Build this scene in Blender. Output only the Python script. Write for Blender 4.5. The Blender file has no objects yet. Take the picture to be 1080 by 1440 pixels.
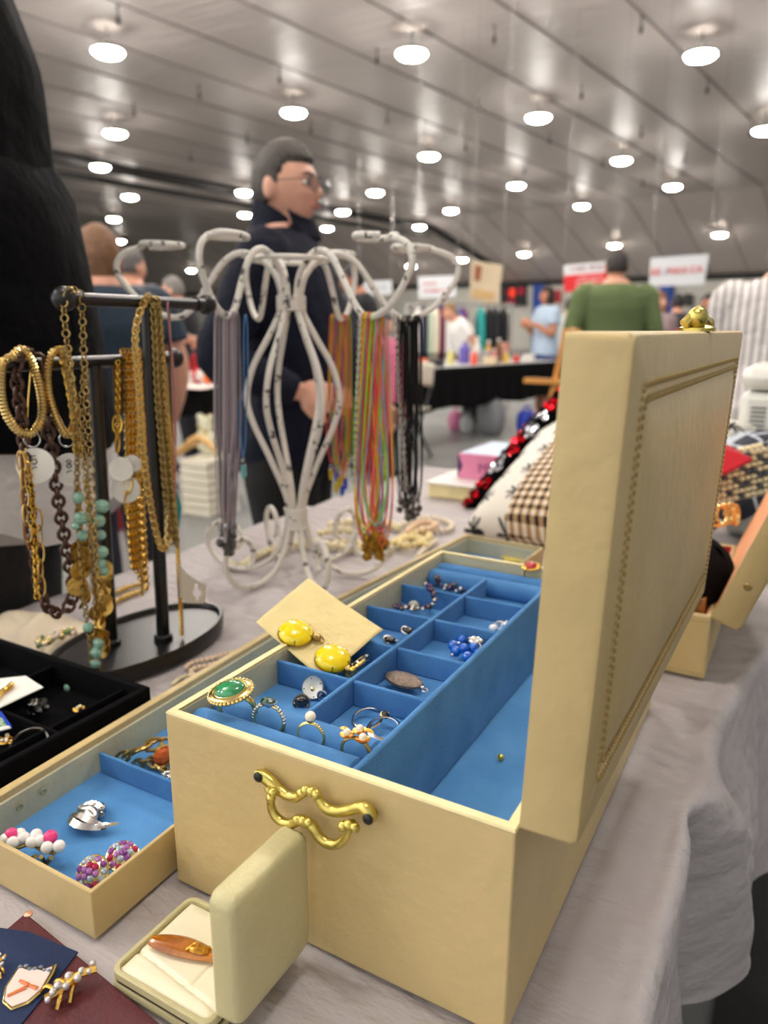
import bpy, bmesh, math, random
from mathutils import Vector, Matrix, Euler, noise
S = bpy.context.scene
COL = S.collection
PI = math.pi
rnd = random.Random(7)
TZ = 0.76                      # table height; everything is laid out from the table top (z=0), then lifted

# ------------------------------------------------------------------ camera geometry
F = 1045.0; PITCH = math.atan(259/1045.0); ROLL = math.radians(0.3); YAW = math.radians(29.4)
CAM = Vector((0, 0, .36))
HD = Vector((-math.sin(YAW), math.cos(YAW), 0)); RT = Vector((math.cos(YAW), math.sin(YAW), 0))
def ray(px, py):
    x = px-540; y = 720-py
    c, s = math.cos(ROLL), math.sin(ROLL)
    x, y = x*c-y*s, x*s+y*c
    fw = F*math.cos(PITCH)+y*math.sin(PITCH); up = -F*math.sin(PITCH)+y*math.cos(PITCH)
    v = HD*fw+RT*x; v.z = up
    return v/fw
def gz(px, py, z=0.0):
    d = ray(px, py); return CAM+d*((z-CAM.z)/d.z)
def gx(px, py, x):
    d = ray(px, py); return CAM+d*(x/d.x)
def gy(px, py, y):
    d = ray(px, py); return CAM+d*(y/d.y)
def gf(px, py, d): return CAM+ray(px, py)*d
A1 = math.radians(7.9)
E1 = Vector((math.sin(A1), math.cos(A1), 0)); E2 = Vector((math.cos(A1), -math.sin(A1), 0))
def hall(a, b, z): return E1*a+E2*b+Vector((0, 0, z))
FLOOR = -TZ
def gfl(px, py): return gz(px, py, FLOOR)

cam = bpy.data.cameras.new('camera'); co = bpy.data.objects.new('camera', cam); COL.objects.link(co)
cam.sensor_fit = 'VERTICAL'; cam.sensor_height = 36; cam.sensor_width = 27; cam.lens = F/1440*36
cam.clip_start = .01; cam.clip_end = 300
fwd = HD*math.cos(PITCH)+Vector((0, 0, -math.sin(PITCH)))
upv = HD*math.sin(PITCH)+Vector((0, 0, math.cos(PITCH)))
r2 = RT*math.cos(ROLL)+upv*math.sin(ROLL); u2 = upv*math.cos(ROLL)-RT*math.sin(ROLL)
mw = Matrix((r2, u2, -fwd)).transposed().to_4x4(); mw.translation = CAM
co.matrix_world = mw
cam.dof.use_dof = True; cam.dof.focus_distance = .47; cam.dof.aperture_fstop = 6.2
S.camera = co

# ------------------------------------------------------------------ materials
def lin(c): return tuple((v/255/12.92 if v/255 <= .04045 else ((v/255+.055)/1.055)**2.4) for v in c)
def mat(name, rgb, rough=.6, metal=0.0, bump=0, bscale=200, var=0, vscale=8, sheen=0, coat=0, emit=0, trans=0, spec=None, rgb2=None, ior=None, stretch=None, alpha=None):
    m = bpy.data.materials.new(name); m.use_nodes = True
    nt = m.node_tree; b = nt.nodes['Principled BSDF']; N = nt.nodes.new; L = nt.links.new
    c = lin(rgb)+(1,)
    b.inputs['Base Color'].default_value = c
    b.inputs['Roughness'].default_value = rough; b.inputs['Metallic'].default_value = metal
    if sheen: b.inputs['Sheen Weight'].default_value = sheen; b.inputs['Sheen Roughness'].default_value = .4; b.inputs['Sheen Tint'].default_value = tuple(min(1, v*1.3+.05) for v in c[:3])+(1,)
    if coat: b.inputs['Coat Weight'].default_value = coat
    if trans: b.inputs['Transmission Weight'].default_value = trans
    if alpha is not None: b.inputs['Alpha'].default_value = alpha
    if spec is not None: b.inputs['Specular IOR Level'].default_value = spec
    if ior: b.inputs['IOR'].default_value = ior
    if emit: b.inputs['Emission Color'].default_value = c; b.inputs['Emission Strength'].default_value = emit
    tc = N('ShaderNodeTexCoord'); src = tc.outputs['Object']
    if stretch:
        mp = N('ShaderNodeMapping'); mp.inputs['Scale'].default_value = stretch; L(src, mp.inputs['Vector']); src = mp.outputs['Vector']
    if var or rgb2:
        n = N('ShaderNodeTexNoise'); n.inputs['Scale'].default_value = vscale; n.inputs['Detail'].default_value = 5
        L(src, n.inputs['Vector'])
        cr = N('ShaderNodeValToRGB'); cr.color_ramp.elements[0].position = .35; cr.color_ramp.elements[1].position = .65
        c2 = lin(rgb2)+(1,) if rgb2 else tuple(v*(1-var) for v in c[:3])+(1,)
        cr.color_ramp.elements[0].color = c2; cr.color_ramp.elements[1].color = c
        L(n.outputs['Fac'], cr.inputs['Fac']); L(cr.outputs['Color'], b.inputs['Base Color'])
    if bump:
        n2 = N('ShaderNodeTexNoise'); n2.inputs['Scale'].default_value = bscale; n2.inputs['Detail'].default_value = 4
        L(src, n2.inputs['Vector'])
        bp = N('ShaderNodeBump'); bp.inputs['Strength'].default_value = bump; bp.inputs['Distance'].default_value = 1.0/bscale*.6
        L(n2.outputs['Fac'], bp.inputs['Height']); L(bp.outputs['Normal'], b.inputs['Normal'])
    return m

# ------------------------------------------------------------------ mesh builder
class MB:
    def __init__(s): s.bm = bmesh.new()
    def _x(s, vs, m):
        if m is not None:
            for v in vs: v.co = m @ v.co
    def face(s, vs):
        try: return s.bm.faces.new(vs)
        except ValueError: return None
    def box(s, c, d, m=None, rz=0):
        x, y, z = d[0]/2, d[1]/2, d[2]/2
        R = Matrix.Rotation(rz, 3, 'Z') if rz else None
        vs = []
        for a, b, e in ((-1,-1,-1),(1,-1,-1),(1,1,-1),(-1,1,-1),(-1,-1,1),(1,-1,1),(1,1,1),(-1,1,1)):
            p = Vector((a*x, b*y, e*z))
            if R: p = R @ p
            vs.append(s.bm.verts.new(p+Vector(c)))
        for f in ((3,2,1,0),(4,5,6,7),(0,1,5,4),(1,2,6,5),(2,3,7,6),(3,0,4,7)): s.face([vs[i] for i in f])
        s._x(vs, m); return s
    def span(s, a, b, m=None):
        return s.box([(a[i]+b[i])/2 for i in range(3)], [abs(b[i]-a[i]) for i in range(3)], m)
    def rings(s, rs, closed=True, cap=True, m=None):
        """rs: list of rings (lists of points, equal count)"""
        R = [[s.bm.verts.new(Vector(p)) for p in r] for r in rs]; n = len(R[0])
        for i in range(len(R)-1):
            for j in range(n if closed else n-1):
                s.face([R[i][j], R[i][(j+1) % n], R[i+1][(j+1) % n], R[i+1][j]])
        if cap and closed:
            s.face(R[0][::-1]); s.face(R[-1])
        s._x([v for r in R for v in r], m); return s
    def tube(s, pts, r, n=8, closed=False, m=None, ell=1.0, cap=True):
        P = [Vector(p) for p in pts]; k = len(P)
        rr = r if isinstance(r, (list, tuple)) else [r]*k
        T = []
        for i in range(k):
            a = P[i-1] if (i or closed) else P[0]; b = P[(i+1) % k] if (i < k-1 or closed) else P[-1]
            t = (b-a); T.append(t.normalized() if t.length > 1e-9 else Vector((0, 0, 1)))
        u = T[0].orthogonal().normalized(); V = []
        for i in range(k):
            u = (u-T[i]*u.dot(T[i]))
            u = u.normalized() if u.length > 1e-6 else T[i].orthogonal().normalized()
            w = T[i].cross(u)
            V.append([s.bm.verts.new(P[i]+(u*math.cos(2*PI*j/n)+w*math.sin(2*PI*j/n)*ell)*rr[i]) for j in range(n)])
        for i in range(k if closed else k-1):
            a, b = V[i], V[(i+1) % k]; off = 0
            if closed and i == k-1:
                off = min(range(n), key=lambda o: (a[0].co-b[o].co).length)
            for j in range(n): s.face([a[j], a[(j+1) % n], b[(j+1+off) % n], b[(j+off) % n]])
        if not closed and cap: s.face(V[0][::-1]); s.face(V[-1])
        s._x([v for r_ in V for v in r_], m); return s
    def sphere(s, c, r, u=12, v=8, m=None):
        if not isinstance(r, (tuple, list)): r = (r, r, r)
        c = Vector(c); vs = []
        top = s.bm.verts.new(c+Vector((0, 0, r[2]))); bot = s.bm.verts.new(c-Vector((0, 0, r[2])))
        R = []
        for i in range(1, v):
            t = PI*i/v
            R.append([s.bm.verts.new(c+Vector((r[0]*math.sin(t)*math.cos(2*PI*j/u), r[1]*math.sin(t)*math.sin(2*PI*j/u), r[2]*math.cos(t)))) for j in range(u)])
        for j in range(u):
            s.face([top, R[0][j], R[0][(j+1) % u]]); s.face([bot, R[-1][(j+1) % u], R[-1][j]])
        for i in range(len(R)-1):
            for j in range(u): s.face([R[i][j], R[i+1][j], R[i+1][(j+1) % u], R[i][(j+1) % u]])
        s._x([top, bot]+[q for r_ in R for q in r_], m); return s
    def lathe(s, prof, n=24, c=(0, 0, 0), m=None, sx=1, sy=1, cap=True):
        return s.rings([[(c[0]+r*sx*math.cos(2*PI*j/n), c[1]+r*sy*math.sin(2*PI*j/n), c[2]+z) for j in range(n)] for r, z in prof], cap=cap, m=m)
    def torus(s, R, r, a=16, b=6, m=None, sx=1.0, ell=1):
        return s.tube([(R*sx*math.cos(2*PI*i/a), R*math.sin(2*PI*i/a), 0) for i in range(a)], r, n=b, closed=True, m=m, ell=ell)
    def prism(s, poly, z0, z1, m=None):
        return s.rings([[(p[0], p[1], z0) for p in poly], [(p[0], p[1], z1) for p in poly]], m=m)
    def loft(s, secs, n=16, m=None):
        """secs: (centre, rx, ry[, rot matrix]) ellipses stacked"""
        R = []
        for q in secs:
            c = Vector(q[0]); rx, ry = q[1], q[2]; M = q[3] if len(q) > 3 else None
            ring = []
            for j in range(n):
                a = 2*PI*j/n; p = Vector((rx*math.cos(a), ry*math.sin(a), 0))
                ring.append(c+(M @ p if M else p))
            R.append(ring)
        return s.rings(R, m=m)
    def grid(s, fn, nu, nv, m=None):
        V = [[s.bm.verts.new(Vector(fn(i/nu, j/nv))) for j in range(nv+1)] for i in range(nu+1)]
        for i in range(nu):
            for j in range(nv): s.face([V[i][j], V[i+1][j], V[i+1][j+1], V[i][j+1]])
        s._x([v for r in V for v in r], m); return s

def obj(name, mb, material, parent=None, smooth=True, bevel=0, seg=2, solid=0, sub=0, auto=None, kind=None, offset=0):
    me = bpy.data.meshes.new(name)
    if not solid: bmesh.ops.recalc_face_normals(mb.bm, faces=mb.bm.faces)
    else: bmesh.ops.recalc_face_normals(mb.bm, faces=mb.bm.faces)
    mb.bm.to_mesh(me); mb.bm.free()
    mats = material if isinstance(material, (list, tuple)) else [material]
    for q in mats: me.materials.append(q)
    o = bpy.data.objects.new(name, me); COL.objects.link(o)
    if smooth:
        me.shade_smooth()
        try: me.set_sharp_from_angle(angle=math.radians(auto or 38))
        except Exception: pass
    if solid:
        md = o.modifiers.new('solid', 'SOLIDIFY'); md.thickness = solid; md.offset = offset
    if bevel:
        md = o.modifiers.new('bevel', 'BEVEL'); md.width = bevel; md.segments = seg; md.limit_method = 'ANGLE'; md.angle_limit = math.radians(40)
        md.harden_normals = False
    if sub:
        md = o.modifiers.new('sub', 'SUBSURF'); md.levels = sub; md.render_levels = sub
    if parent is not None:
        o.parent = parent
        M = Matrix.LocRotScale(parent.location, parent.rotation_euler, parent.scale)
        q = parent
        while q.parent is not None: break
        o.matrix_parent_inverse = parent_world(parent).inverted()
    if kind: o['kind'] = kind
    return o
def parent_world(p):
    M = Matrix.LocRotScale(p.location, p.rotation_euler, p.scale)
    if p.parent is not None: M = parent_world(p.parent) @ p.matrix_parent_inverse @ M
    return M
def thing(name, label, cat, loc=(0, 0, 0), rotz=0, group=None):
    o = bpy.data.objects.new(name, None); COL.objects.link(o); o.empty_display_size = .02
    o.location = loc; o.rotation_euler = (0, 0, rotz); o['label'] = label; o['category'] = cat
    if group: o['group'] = group
    return o
def tag(o, label, cat, group=None, kind=None):
    o['label'] = label; o['category'] = cat
    if group: o['group'] = group
    if kind: o['kind'] = kind
    return o
def place(root, loc, rot=(0, 0, 0), scale=None):
    root.location = Vector(loc); root.rotation_euler = rot
    if scale: root.scale = (scale,)*3
    return root
def copy_tree(o, parent=None):
    c = o.copy(); COL.objects.link(c)
    if parent is not None: c.parent = parent
    for ch in [q for q in bpy.data.objects if q.parent == o]: copy_tree(ch, c)
    return c
def struct(name, mb, m, smooth=False, **k):
    o = obj(name, mb, m, smooth=smooth, **k); o['kind'] = 'structure'; return o
def T(*v): return Matrix.Translation(Vector(v))
def Rm(ax, d): return Matrix.Rotation(math.radians(d), 4, ax)
def look(p, d, up=(0, 0, 1)):
    """matrix at p whose local z points along d"""
    d = Vector(d).normalized(); q = d.to_track_quat('Z', 'Y').to_matrix().to_4x4(); q.translation = Vector(p); return q
def resample(pts, step):
    P = [Vector(p) for p in pts]; out = [P[0].copy()]; acc = 0
    for a, b in zip(P, P[1:]):
        L = (b-a).length
        while acc+L >= step:
            t = (step-acc)/L; a = a+(b-a)*t; out.append(a.copy()); L = (b-a).length; acc = 0
        acc += L
    return out
def smoothpath(pts, n=8, closed=False):
    P = [Vector(p) for p in pts]; k = len(P); out = []
    rng = range(k) if closed else range(k-1)
    for i in rng:
        p0 = P[(i-1) % k] if (closed or i > 0) else P[i]*2-P[i+1]
        p1, p2 = P[i], P[(i+1) % k]
        p3 = P[(i+2) % k] if (closed or i < k-2) else p2*2-p1
        for j in range(n):
            t = j/n
            out.append(.5*((2*p1)+(-p0+p2)*t+(2*p0-5*p1+4*p2-p3)*t*t+(-p0+3*p1-3*p2+p3)*t**3))
    if not closed: out.append(P[-1].copy())
    return out
def chain(mb, pts, R=.003, r=.0008, step=None, sx=1.35, a=8, b=5, twist=90):
    step = step or R*1.9; Q = resample(pts, step)
    for i, p in enumerate(Q):
        t = (Q[min(i+1, len(Q)-1)]-Q[max(i-1, 0)])
        if t.length < 1e-9: continue
        x = t.normalized(); y = x.orthogonal().normalized(); z = x.cross(y)
        M = Matrix((x, y, z)).transposed().to_4x4()
        M = T(*p) @ M @ Rm('X', twist*(i % 2)+20)
        mb.torus(R, r, a, b, m=M, sx=sx)
def beads(mb, pts, r, step=None, u=8, v=6, jit=0):
    for p in resample(pts, step or r*1.95):
        q = r*(1+rnd.uniform(-jit, jit)); mb.sphere(p, q, u, v)
def popcorn(mb, pts, r, n=10, step=.0022, closed=False):
    Q = resample(pts, step)
    rr = [r*(1.1 if i % 2 else .86) for i in range(len(Q))]
    mb.tube(Q, rr, n=n, closed=closed)
def bake(o, voxel, iters=2):
    """fuse overlapping volumes into one continuous skin"""
    md = o.modifiers.new('r', 'REMESH'); md.mode = 'VOXEL'; md.voxel_size = voxel; md.use_smooth_shade = True
    if iters:
        sm = o.modifiers.new('s', 'SMOOTH'); sm.factor = .5; sm.iterations = iters
    bpy.context.view_layer.update()
    dg = bpy.context.evaluated_depsgraph_get()
    me = bpy.data.meshes.new_from_object(o.evaluated_get(dg))
    mats = list(o.data.materials)
    o.modifiers.clear(); old = o.data; o.data = me
    me.materials.clear()
    for q in mats: me.materials.append(q)
    me.shade_smooth()
    return o
# ------------------------------------------------------------------ shared materials
M = {}
M['cream'] = mat('cream_leatherette', (205, 182, 128), .42, bump=.15, bscale=90, var=.10, vscale=14)
M['creamrim'] = mat('cream_rim', (238, 224, 168), .5, bump=.3, bscale=160, var=.12, vscale=40)
M['creamin'] = mat('cream_inner_paper', (196, 194, 165), .5, bump=.2, bscale=200, var=.12, vscale=30)
M['stitch'] = mat('stitch_groove', (168, 142, 84), .7)
M['velvet'] = mat('blue_velvet', (74, 130, 186), .95, sheen=.3, bump=.4, bscale=700, rgb2=(62, 116, 172), vscale=30)
M['velvetf'] = mat('blue_flock_floor', (82, 142, 198), .95, sheen=.25, bump=.4, bscale=600, rgb2=(70, 130, 188), vscale=25)
M['brass'] = mat('brass', (222, 204, 112), .3, 1, bump=.2, bscale=180, var=.3, vscale=60)
M['gold'] = mat('gold', (232, 190, 96), .22, 1)
M['palegold'] = mat('pale_gold', (226, 204, 140), .2, 1)
M['antgold'] = mat('antique_gold', (170, 146, 92), .32, 1)
M['silver'] = mat('silver', (205, 203, 200), .18, 1)
M['darksilver'] = mat('aged_silver', (120, 116, 112), .35, 1, bump=.6, bscale=500, var=.4, vscale=200)
M['black'] = mat('black_plastic', (14, 13, 14), .34)
M['blackmetal'] = mat('black_metal', (10, 9, 10), .3, spec=.6)
M['blackvelvet'] = mat('black_velvet', (8, 8, 11), 1, sheen=.12, bump=.5, bscale=600, spec=.1)
M['pearl'] = mat('pearl', (240, 228, 206), .22, coat=.5, sheen=.2)
M['ivory'] = mat('ivory_bead', (238, 226, 186), .3, coat=.3, var=.1, vscale=120)
M['white'] = mat('white_enamel', (240, 238, 232), .3, coat=.3)
M['paper'] = mat('paper', (240, 238, 230), .8, bump=.1, bscale=100)
M['blackcloth'] = mat('black_cloth', (12, 12, 14), .9, bump=.4, bscale=200, spec=.15)

# chipped white paint of the wire rack
def chipped():
    m = mat('chipped_white_paint', (226, 222, 212), .45, bump=.3, bscale=300)
    nt = m.node_tree; b = nt.nodes['Principled BSDF']; N = nt.nodes.new; L = nt.links.new
    tc = N('ShaderNodeTexCoord'); n = N('ShaderNodeTexNoise'); n.inputs['Scale'].default_value = 60; n.inputs['Detail'].default_value = 6; n.inputs['Roughness'].default_value = .65
    L(tc.outputs['Object'], n.inputs['Vector'])
    cr = N('ShaderNodeValToRGB'); e = cr.color_ramp.elements
    e[0].position = .378; e[0].color = lin((70, 66, 62))+(1,); e[1].position = .43; e[1].color = lin((228, 224, 214))+(1,)
    L(n.outputs['Fac'], cr.inputs['Fac']); L(cr.outputs['Color'], b.inputs['Base Color'])
    return m
M['chip'] = chipped()

def cloth_mat():
    m = mat('linen_tablecloth', (178, 172, 172), .62, sheen=.15)
    nt = m.node_tree; b = nt.nodes['Principled BSDF']; N = nt.nodes.new; L = nt.links.new
    tc = N('ShaderNodeTexCoord'); bumps = None
    def wv(scale, dist, rot, strength, d):
        nonlocal bumps
        mp = N('ShaderNodeMapping'); mp.inputs['Rotation'].default_value = (0, 0, rot); L(tc.outputs['Object'], mp.inputs['Vector'])
        mp.inputs['Scale'].default_value = scale
        n = N('ShaderNodeTexNoise'); n.inputs['Scale'].default_value = 1; n.inputs['Detail'].default_value = 5; L(mp.outputs['Vector'], n.inputs['Vector'])
        bp = N('ShaderNodeBump'); bp.inputs['Strength'].default_value = strength; bp.inputs['Distance'].default_value = d
        L(n.outputs['Fac'], bp.inputs['Height'])
        if bumps: L(bumps.outputs['Normal'], bp.inputs['Normal'])
        bumps = bp
    wv((7, 16, 12), 0, .6, 1.0, .022)
    wv((60, 900, 300), 0, .2, .25, .0006)
    wv((900, 60, 300), 0, .2, .25, .0006)
    L(bumps.outputs['Normal'], b.inputs['Normal'])
    return m
M['cloth'] = cloth_mat()

# ------------------------------------------------------------------ the hall
H = CAM.z+5.0
def floor_mat():
    m = mat('polished_concrete', (124, 126, 123), .33, bump=.05, bscale=3, rgb2=(112, 114, 113), vscale=.35)
    return m
mb = MB(); P4 = [hall(-14, 12, FLOOR), hall(-14, -64, FLOOR), hall(38.4, -64, FLOOR), hall(38.4, 12, FLOOR)]
mb.rings([[p-Vector((0, 0, .1)) for p in P4], P4]); struct('floor', mb, floor_mat())
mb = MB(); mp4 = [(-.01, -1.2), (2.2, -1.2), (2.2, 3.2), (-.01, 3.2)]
mb.rings([[(x, y, FLOOR+.001) for x, y in mp4], [(x, y, FLOOR+.009) for x, y in mp4]])  # dark sheet added on the floor in place of the table's shade
tag(obj('floor_mat', mb, mat('floor_shade_black', (26, 26, 27), .85, bump=.5, bscale=120, var=.3, vscale=60), smooth=False), 'dark sheet standing in for shade on the floor at the right foot of the table', 'mat')

def ceiling_mat():
    m = mat('ceiling_liner', (220, 207, 201), .42, metal=.0)
    nt = m.node_tree; b = nt.nodes['Principled BSDF']; N = nt.nodes.new; L = nt.links.new
    tc = N('ShaderNodeTexCoord')
    mp = N('ShaderNodeMapping'); mp.inputs['Rotation'].default_value = (0, 0, A1); L(tc.outputs['Object'], mp.inputs['Vector'])
    mp.inputs['Scale'].default_value = (.9, 4.5, 1)
    n = N('ShaderNodeTexNoise'); n.inputs['Scale'].default_value = 1; n.inputs['Detail'].default_value = 6; n.inputs['Distortion'].default_value = .6; L(mp.outputs['Vector'], n.inputs['Vector'])
    bp = N('ShaderNodeBump'); bp.inputs['Strength'].default_value = .38; bp.inputs['Distance'].default_value = .16
    L(n.outputs['Fac'], bp.inputs['Height']); L(bp.outputs['Normal'], b.inputs['Normal'])
    return m
cm = ceiling_mat(); seam = mat('ceiling_seam', (120, 112, 110), .6)
def ceil_z(a):
    return H if a <= 31 else H-(a-31)/7.2*2.55
mb = MB()
prof = [(-3.5, H), (31, H), (38.2, H-2.55)]
mb.rings([[hall(a, 3.5, z+o) for a, z in prof]+[hall(a, 3.5, z+.15) for a, z in reversed(prof)] for o in (0,)]+[[hall(a, -64, z) for a, z in prof]+[hall(a, -64, z+.15) for a, z in reversed(prof)]])
struct('ceiling', mb, cm)
mb = MB()
b = -5.0
while b > -63:
    for (a0, z0), (a1, z1) in zip(prof, prof[1:]):
        p, q = hall(a0, b, z0-.006), hall(a1, b, z1-.006)
        mb.tube([p, q], .018, n=4, cap=False)
    b -= 1.63
o = struct('trim_1', mb, seam)
# far wall (white block wall) and side wall
wm = mat('white_block_wall', (226, 222, 212), .7, bump=.2, bscale=6, var=.05, vscale=.6)
mb = MB(); mb.rings([[hall(38.2, 3.5, FLOOR), hall(38.5, 3.5, FLOOR), hall(38.5, -64, FLOOR), hall(38.2, -64, FLOOR)],
                     [hall(38.2, 3.5, H-2.55), hall(38.5, 3.5, H-2.55), hall(38.5, -64, H-2.55), hall(38.2, -64, H-2.55)]])
struct('wall_back', mb, wm)
mb = MB(); mb.rings([[hall(-14, -64, FLOOR), hall(-14, -64.3, FLOOR), hall(38.5, -64.3, FLOOR), hall(38.5, -64, FLOOR)],
                     [hall(-14, -64, H), hall(-14, -64.3, H), hall(38.5, -64.3, H), hall(38.5, -64, H)]])
struct('wall_left', mb, mat('grey_wall', (120, 118, 116), .8))
mb = MB(); mb.tube([hall(38.05, 3.5, H-2.62), hall(38.05, -64, H-2.62)], .13, n=6)
struct('trim_2', mb, mat('dark_cove', (60, 58, 57), .7))

# ceiling lights
lamp_glass = mat('lamp_glow', (255, 250, 238), .5, emit=60)
housing = mat('lamp_housing', (120, 118, 115), .5, .6)
L1 = [(152,75),(162,189),(141,236),(183,278),(160,309),(169,340),(413,160),(343,272),(345,303),(528,272),(482,299),(460,322),(579,78),(603,221),(634,297),(590,320),(650,366),(757,167),(726,262),(737,358),(818,291),(864,346),(874,227),(946,264),(985,80),(1012,331),(1075,185),(269,381),(578,375)]
proto = None
def lamp_at(loc, lab):
    global proto
    if proto is None:
        r = thing('ceiling_light', lab, 'light', (0, 0, 0), group='high-bay lights under the ceiling')
        m1 = MB(); m1.lathe([(.05, .15), (.09, .14), (.13, .09), (.26, .06), (.275, .03), (.262, .03), (.25, .05), (.1, .05)], n=20, cap=False)
        obj('housing', m1, housing, r)
        m2 = MB(); m2.lathe([(.0, -.065), (.13, -.058), (.22, -.03), (.262, .01), (.25, .04), (.2, .05), (0, .05)], n=20)
        obj('diffuser', m2, lamp_glass, r)
        m3 = MB(); m3.tube([(0, 0, .13), (0, 0, .42)], .014, n=6)
        obj('mount', m3, housing, r)
        proto = r
    else:
        r = copy_tree(proto); r['label'] = lab
    r.location = loc; return r
rows = {}
pts = []
for q in L1:
    d = ray(*q)
    zt = H-.42; p = CAM+d*((zt-CAM.z)/d.z)
    a = p.dot(E1)
    if a > 31:   # meets the sloping end of the ceiling: solve along the ray
        t0 = 0
        for k in range(4000):
            t = k*.02; p = CAM+d*t
            if p.z >= ceil_z(p.dot(E1))-.42: break
    pts.append((p.copy(), q))
desc = {(152,75):'high-bay light nearest the black coat, highest on the left', (162,189):'second high-bay light down the left side, above the dark duct',
 (141,236):'high-bay light beside the black coat just under the dark duct',(183,278):'high-bay light left side, above the long-haired woman and duct-side neighbour',
 (160,309):'high-bay light over the long brown hair, upper of two', (169,340):'lowest high-bay light over the long brown hair',
 (413,160):'high-bay light straight above the man in navy', (343,272):'high-bay light touching the back of the grey-haired man\'s head',
 (345,303):'high-bay light behind the grey-haired man\'s collar',(528,272):'high-bay light right of the man in navy, above the duct',
 (482,299):'high-bay light right of the man\'s chin, above the duct line', (460,322):'lower high-bay light right of the man\'s chin',
 (579,78):'large high-bay light at the top centre of the ceiling',(603,221):'high-bay light at mid ceiling between centre seams',
 (634,297):'high-bay light just right of where the duct bends down', (590,320):'high-bay light just under the bend of the duct',
 (650,366):'high-bay light hanging left of the beige banner', (757,167):'high-bay light on the right of centre, third largest',
 (726,262):'high-bay light above and left of the scoreboard', (737,358):'high-bay light right above the red-digit scoreboard',
 (818,291):'high-bay light above the red and white banner', (864,346):'low high-bay light just over the red and white banner',
 (874,227):'high-bay light above the brass clasp side of the lid', (946,264):'high-bay light above the white banner with red letters',
 (985,80):'large high-bay light at the top right of the ceiling', (1012,331):'low high-bay light right above the white banner with red letters',
 (1075,185):'high-bay light cut by the right edge of the photo', (269,381):'tiny far high-bay light seen through the left wire curl',
 (578,375):'far high-bay light framed by the right wire curl'}
for p, q in pts: lamp_at(p, desc[q])
# droppers hanging from the liner
hang = [(166,22),(188,155),(280,130),(393,108),(437,180),(530,80),(545,165),(672,148),(655,205),(695,50),(902,35),(995,122),(1056,184),(818,130),(773,195),(902,186),(848,229),(963,223),(738,238),(904,257),(268,220),(348,195),(258,272),(806,265),(640,245)]
hp = None; hm = mat('dropper_dark', (52, 48, 47), .6)
for i, q in enumerate(hang):
    d = ray(*q); p = CAM+d*((H-.14-CAM.z)/d.z)
    if hp is None:
        m1 = MB(); m1.tube([(0, 0, .13), (0, 0, -.11)], .012, n=6); m1.lathe([(.02, .0), (.035, -.05), (.035, -.1), (.02, -.13)], n=8); m1.lathe([(.03, .14), (.03, .125)], n=8)
        hp = obj('ceiling_dropper', m1, hm); o = hp
    else:
        o = hp.copy(); COL.objects.link(o)
    tag(o, 'small dark dropper hanging from the pale ceiling liner', 'ceiling hook', 'droppers dotted over the ceiling')
    o.location = p
# dark duct that crosses the ceiling and bends down the far slope
mb = MB()
pa = [hall(a, -21.9, H-.22) for a in (3, 10, 17, 24, 30)]+[hall(31.5, -21.2, H-.35), hall(36.5, -20.2, H-2.0)]
mb.tube(pa, .16, n=8)
r = thing('ceiling_duct', 'dark pipe run crossing the ceiling behind the man then bending down', 'duct', hall(17, -21.9, H-.3))
obj('pipe', mb, mat('dark_pipe', (44, 40, 39), .6), r)
mb = MB(); mb.tube([p+E2*-.9-Vector((0, 0, .25)) for p in pa[:5]]+[pa[5]-Vector((0, 0, .3))], .09, n=8)
obj('cable', mb, mat('dark_cable', (40, 37, 36), .7), r)

# lamps: the rows of the same grid over and behind the table
for (a, b_, e) in [(10.0, -4.6, 1), (4.7, -4.6, 1), (-.6, -4.6, .9), (7, -8.8, 1), (1.7, -8.8, .8), (3.4, -13.2, .8), (5.5, -.2, 1.3), (.4, -.2, .6), (-3, -4.6, .8), (-2.8, -8.8, .8)]:
    ld = bpy.data.lights.new('high_bay', 'POINT'); ld.shadow_soft_size = .25; ld.energy = 300*e; ld.color = (1, .95, .88)
    lo = bpy.data.objects.new('high_bay', ld); COL.objects.link(lo); lo.location = hall(a, b_, H-.5)
for p, q in pts:
    if p.dot(E1) < 33 and p.dot(E2) > -30:
        ld = bpy.data.lights.new('high_bay_glow', 'POINT'); ld.shadow_soft_size = .2; ld.energy = 22; ld.color = (1, .96, .9)
        lo = bpy.data.objects.new('high_bay_glow', ld); COL.objects.link(lo); lo.location = p-Vector((0, 0, .28))
w = bpy.data.worlds.new('world'); S.world = w; w.use_nodes = True
# fill light added from beyond the modelled walls: brighter behind and to the left of the camera, dimmer on the right
wn = w.node_tree.nodes; wl_ = w.node_tree.links
wtc = wn.new('ShaderNodeTexCoord'); wdp = wn.new('ShaderNodeVectorMath'); wdp.operation = 'DOT_PRODUCT'; wdp.inputs[1].default_value = tuple(-E2*.9-E1*.45)
wl_.new(wtc.outputs['Generated'], wdp.inputs[0]); wr = wn.new('ShaderNodeMapRange'); wr.inputs['From Min'].default_value = -1; wr.inputs['From Max'].default_value = 1; wr.inputs['To Min'].default_value = .35; wr.inputs['To Max'].default_value = 1.9
wl_.new(wdp.outputs['Value'], wr.inputs['Value']); wl_.new(wr.outputs['Result'], wn['Background'].inputs['Strength'])
wn['Background'].inputs['Color'].default_value = (1, .96, .93, 1)
S.view_settings.view_transform = 'Standard'; S.view_settings.look = 'None'; S.view_settings.gamma = 1; S.view_settings.exposure = 0
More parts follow.
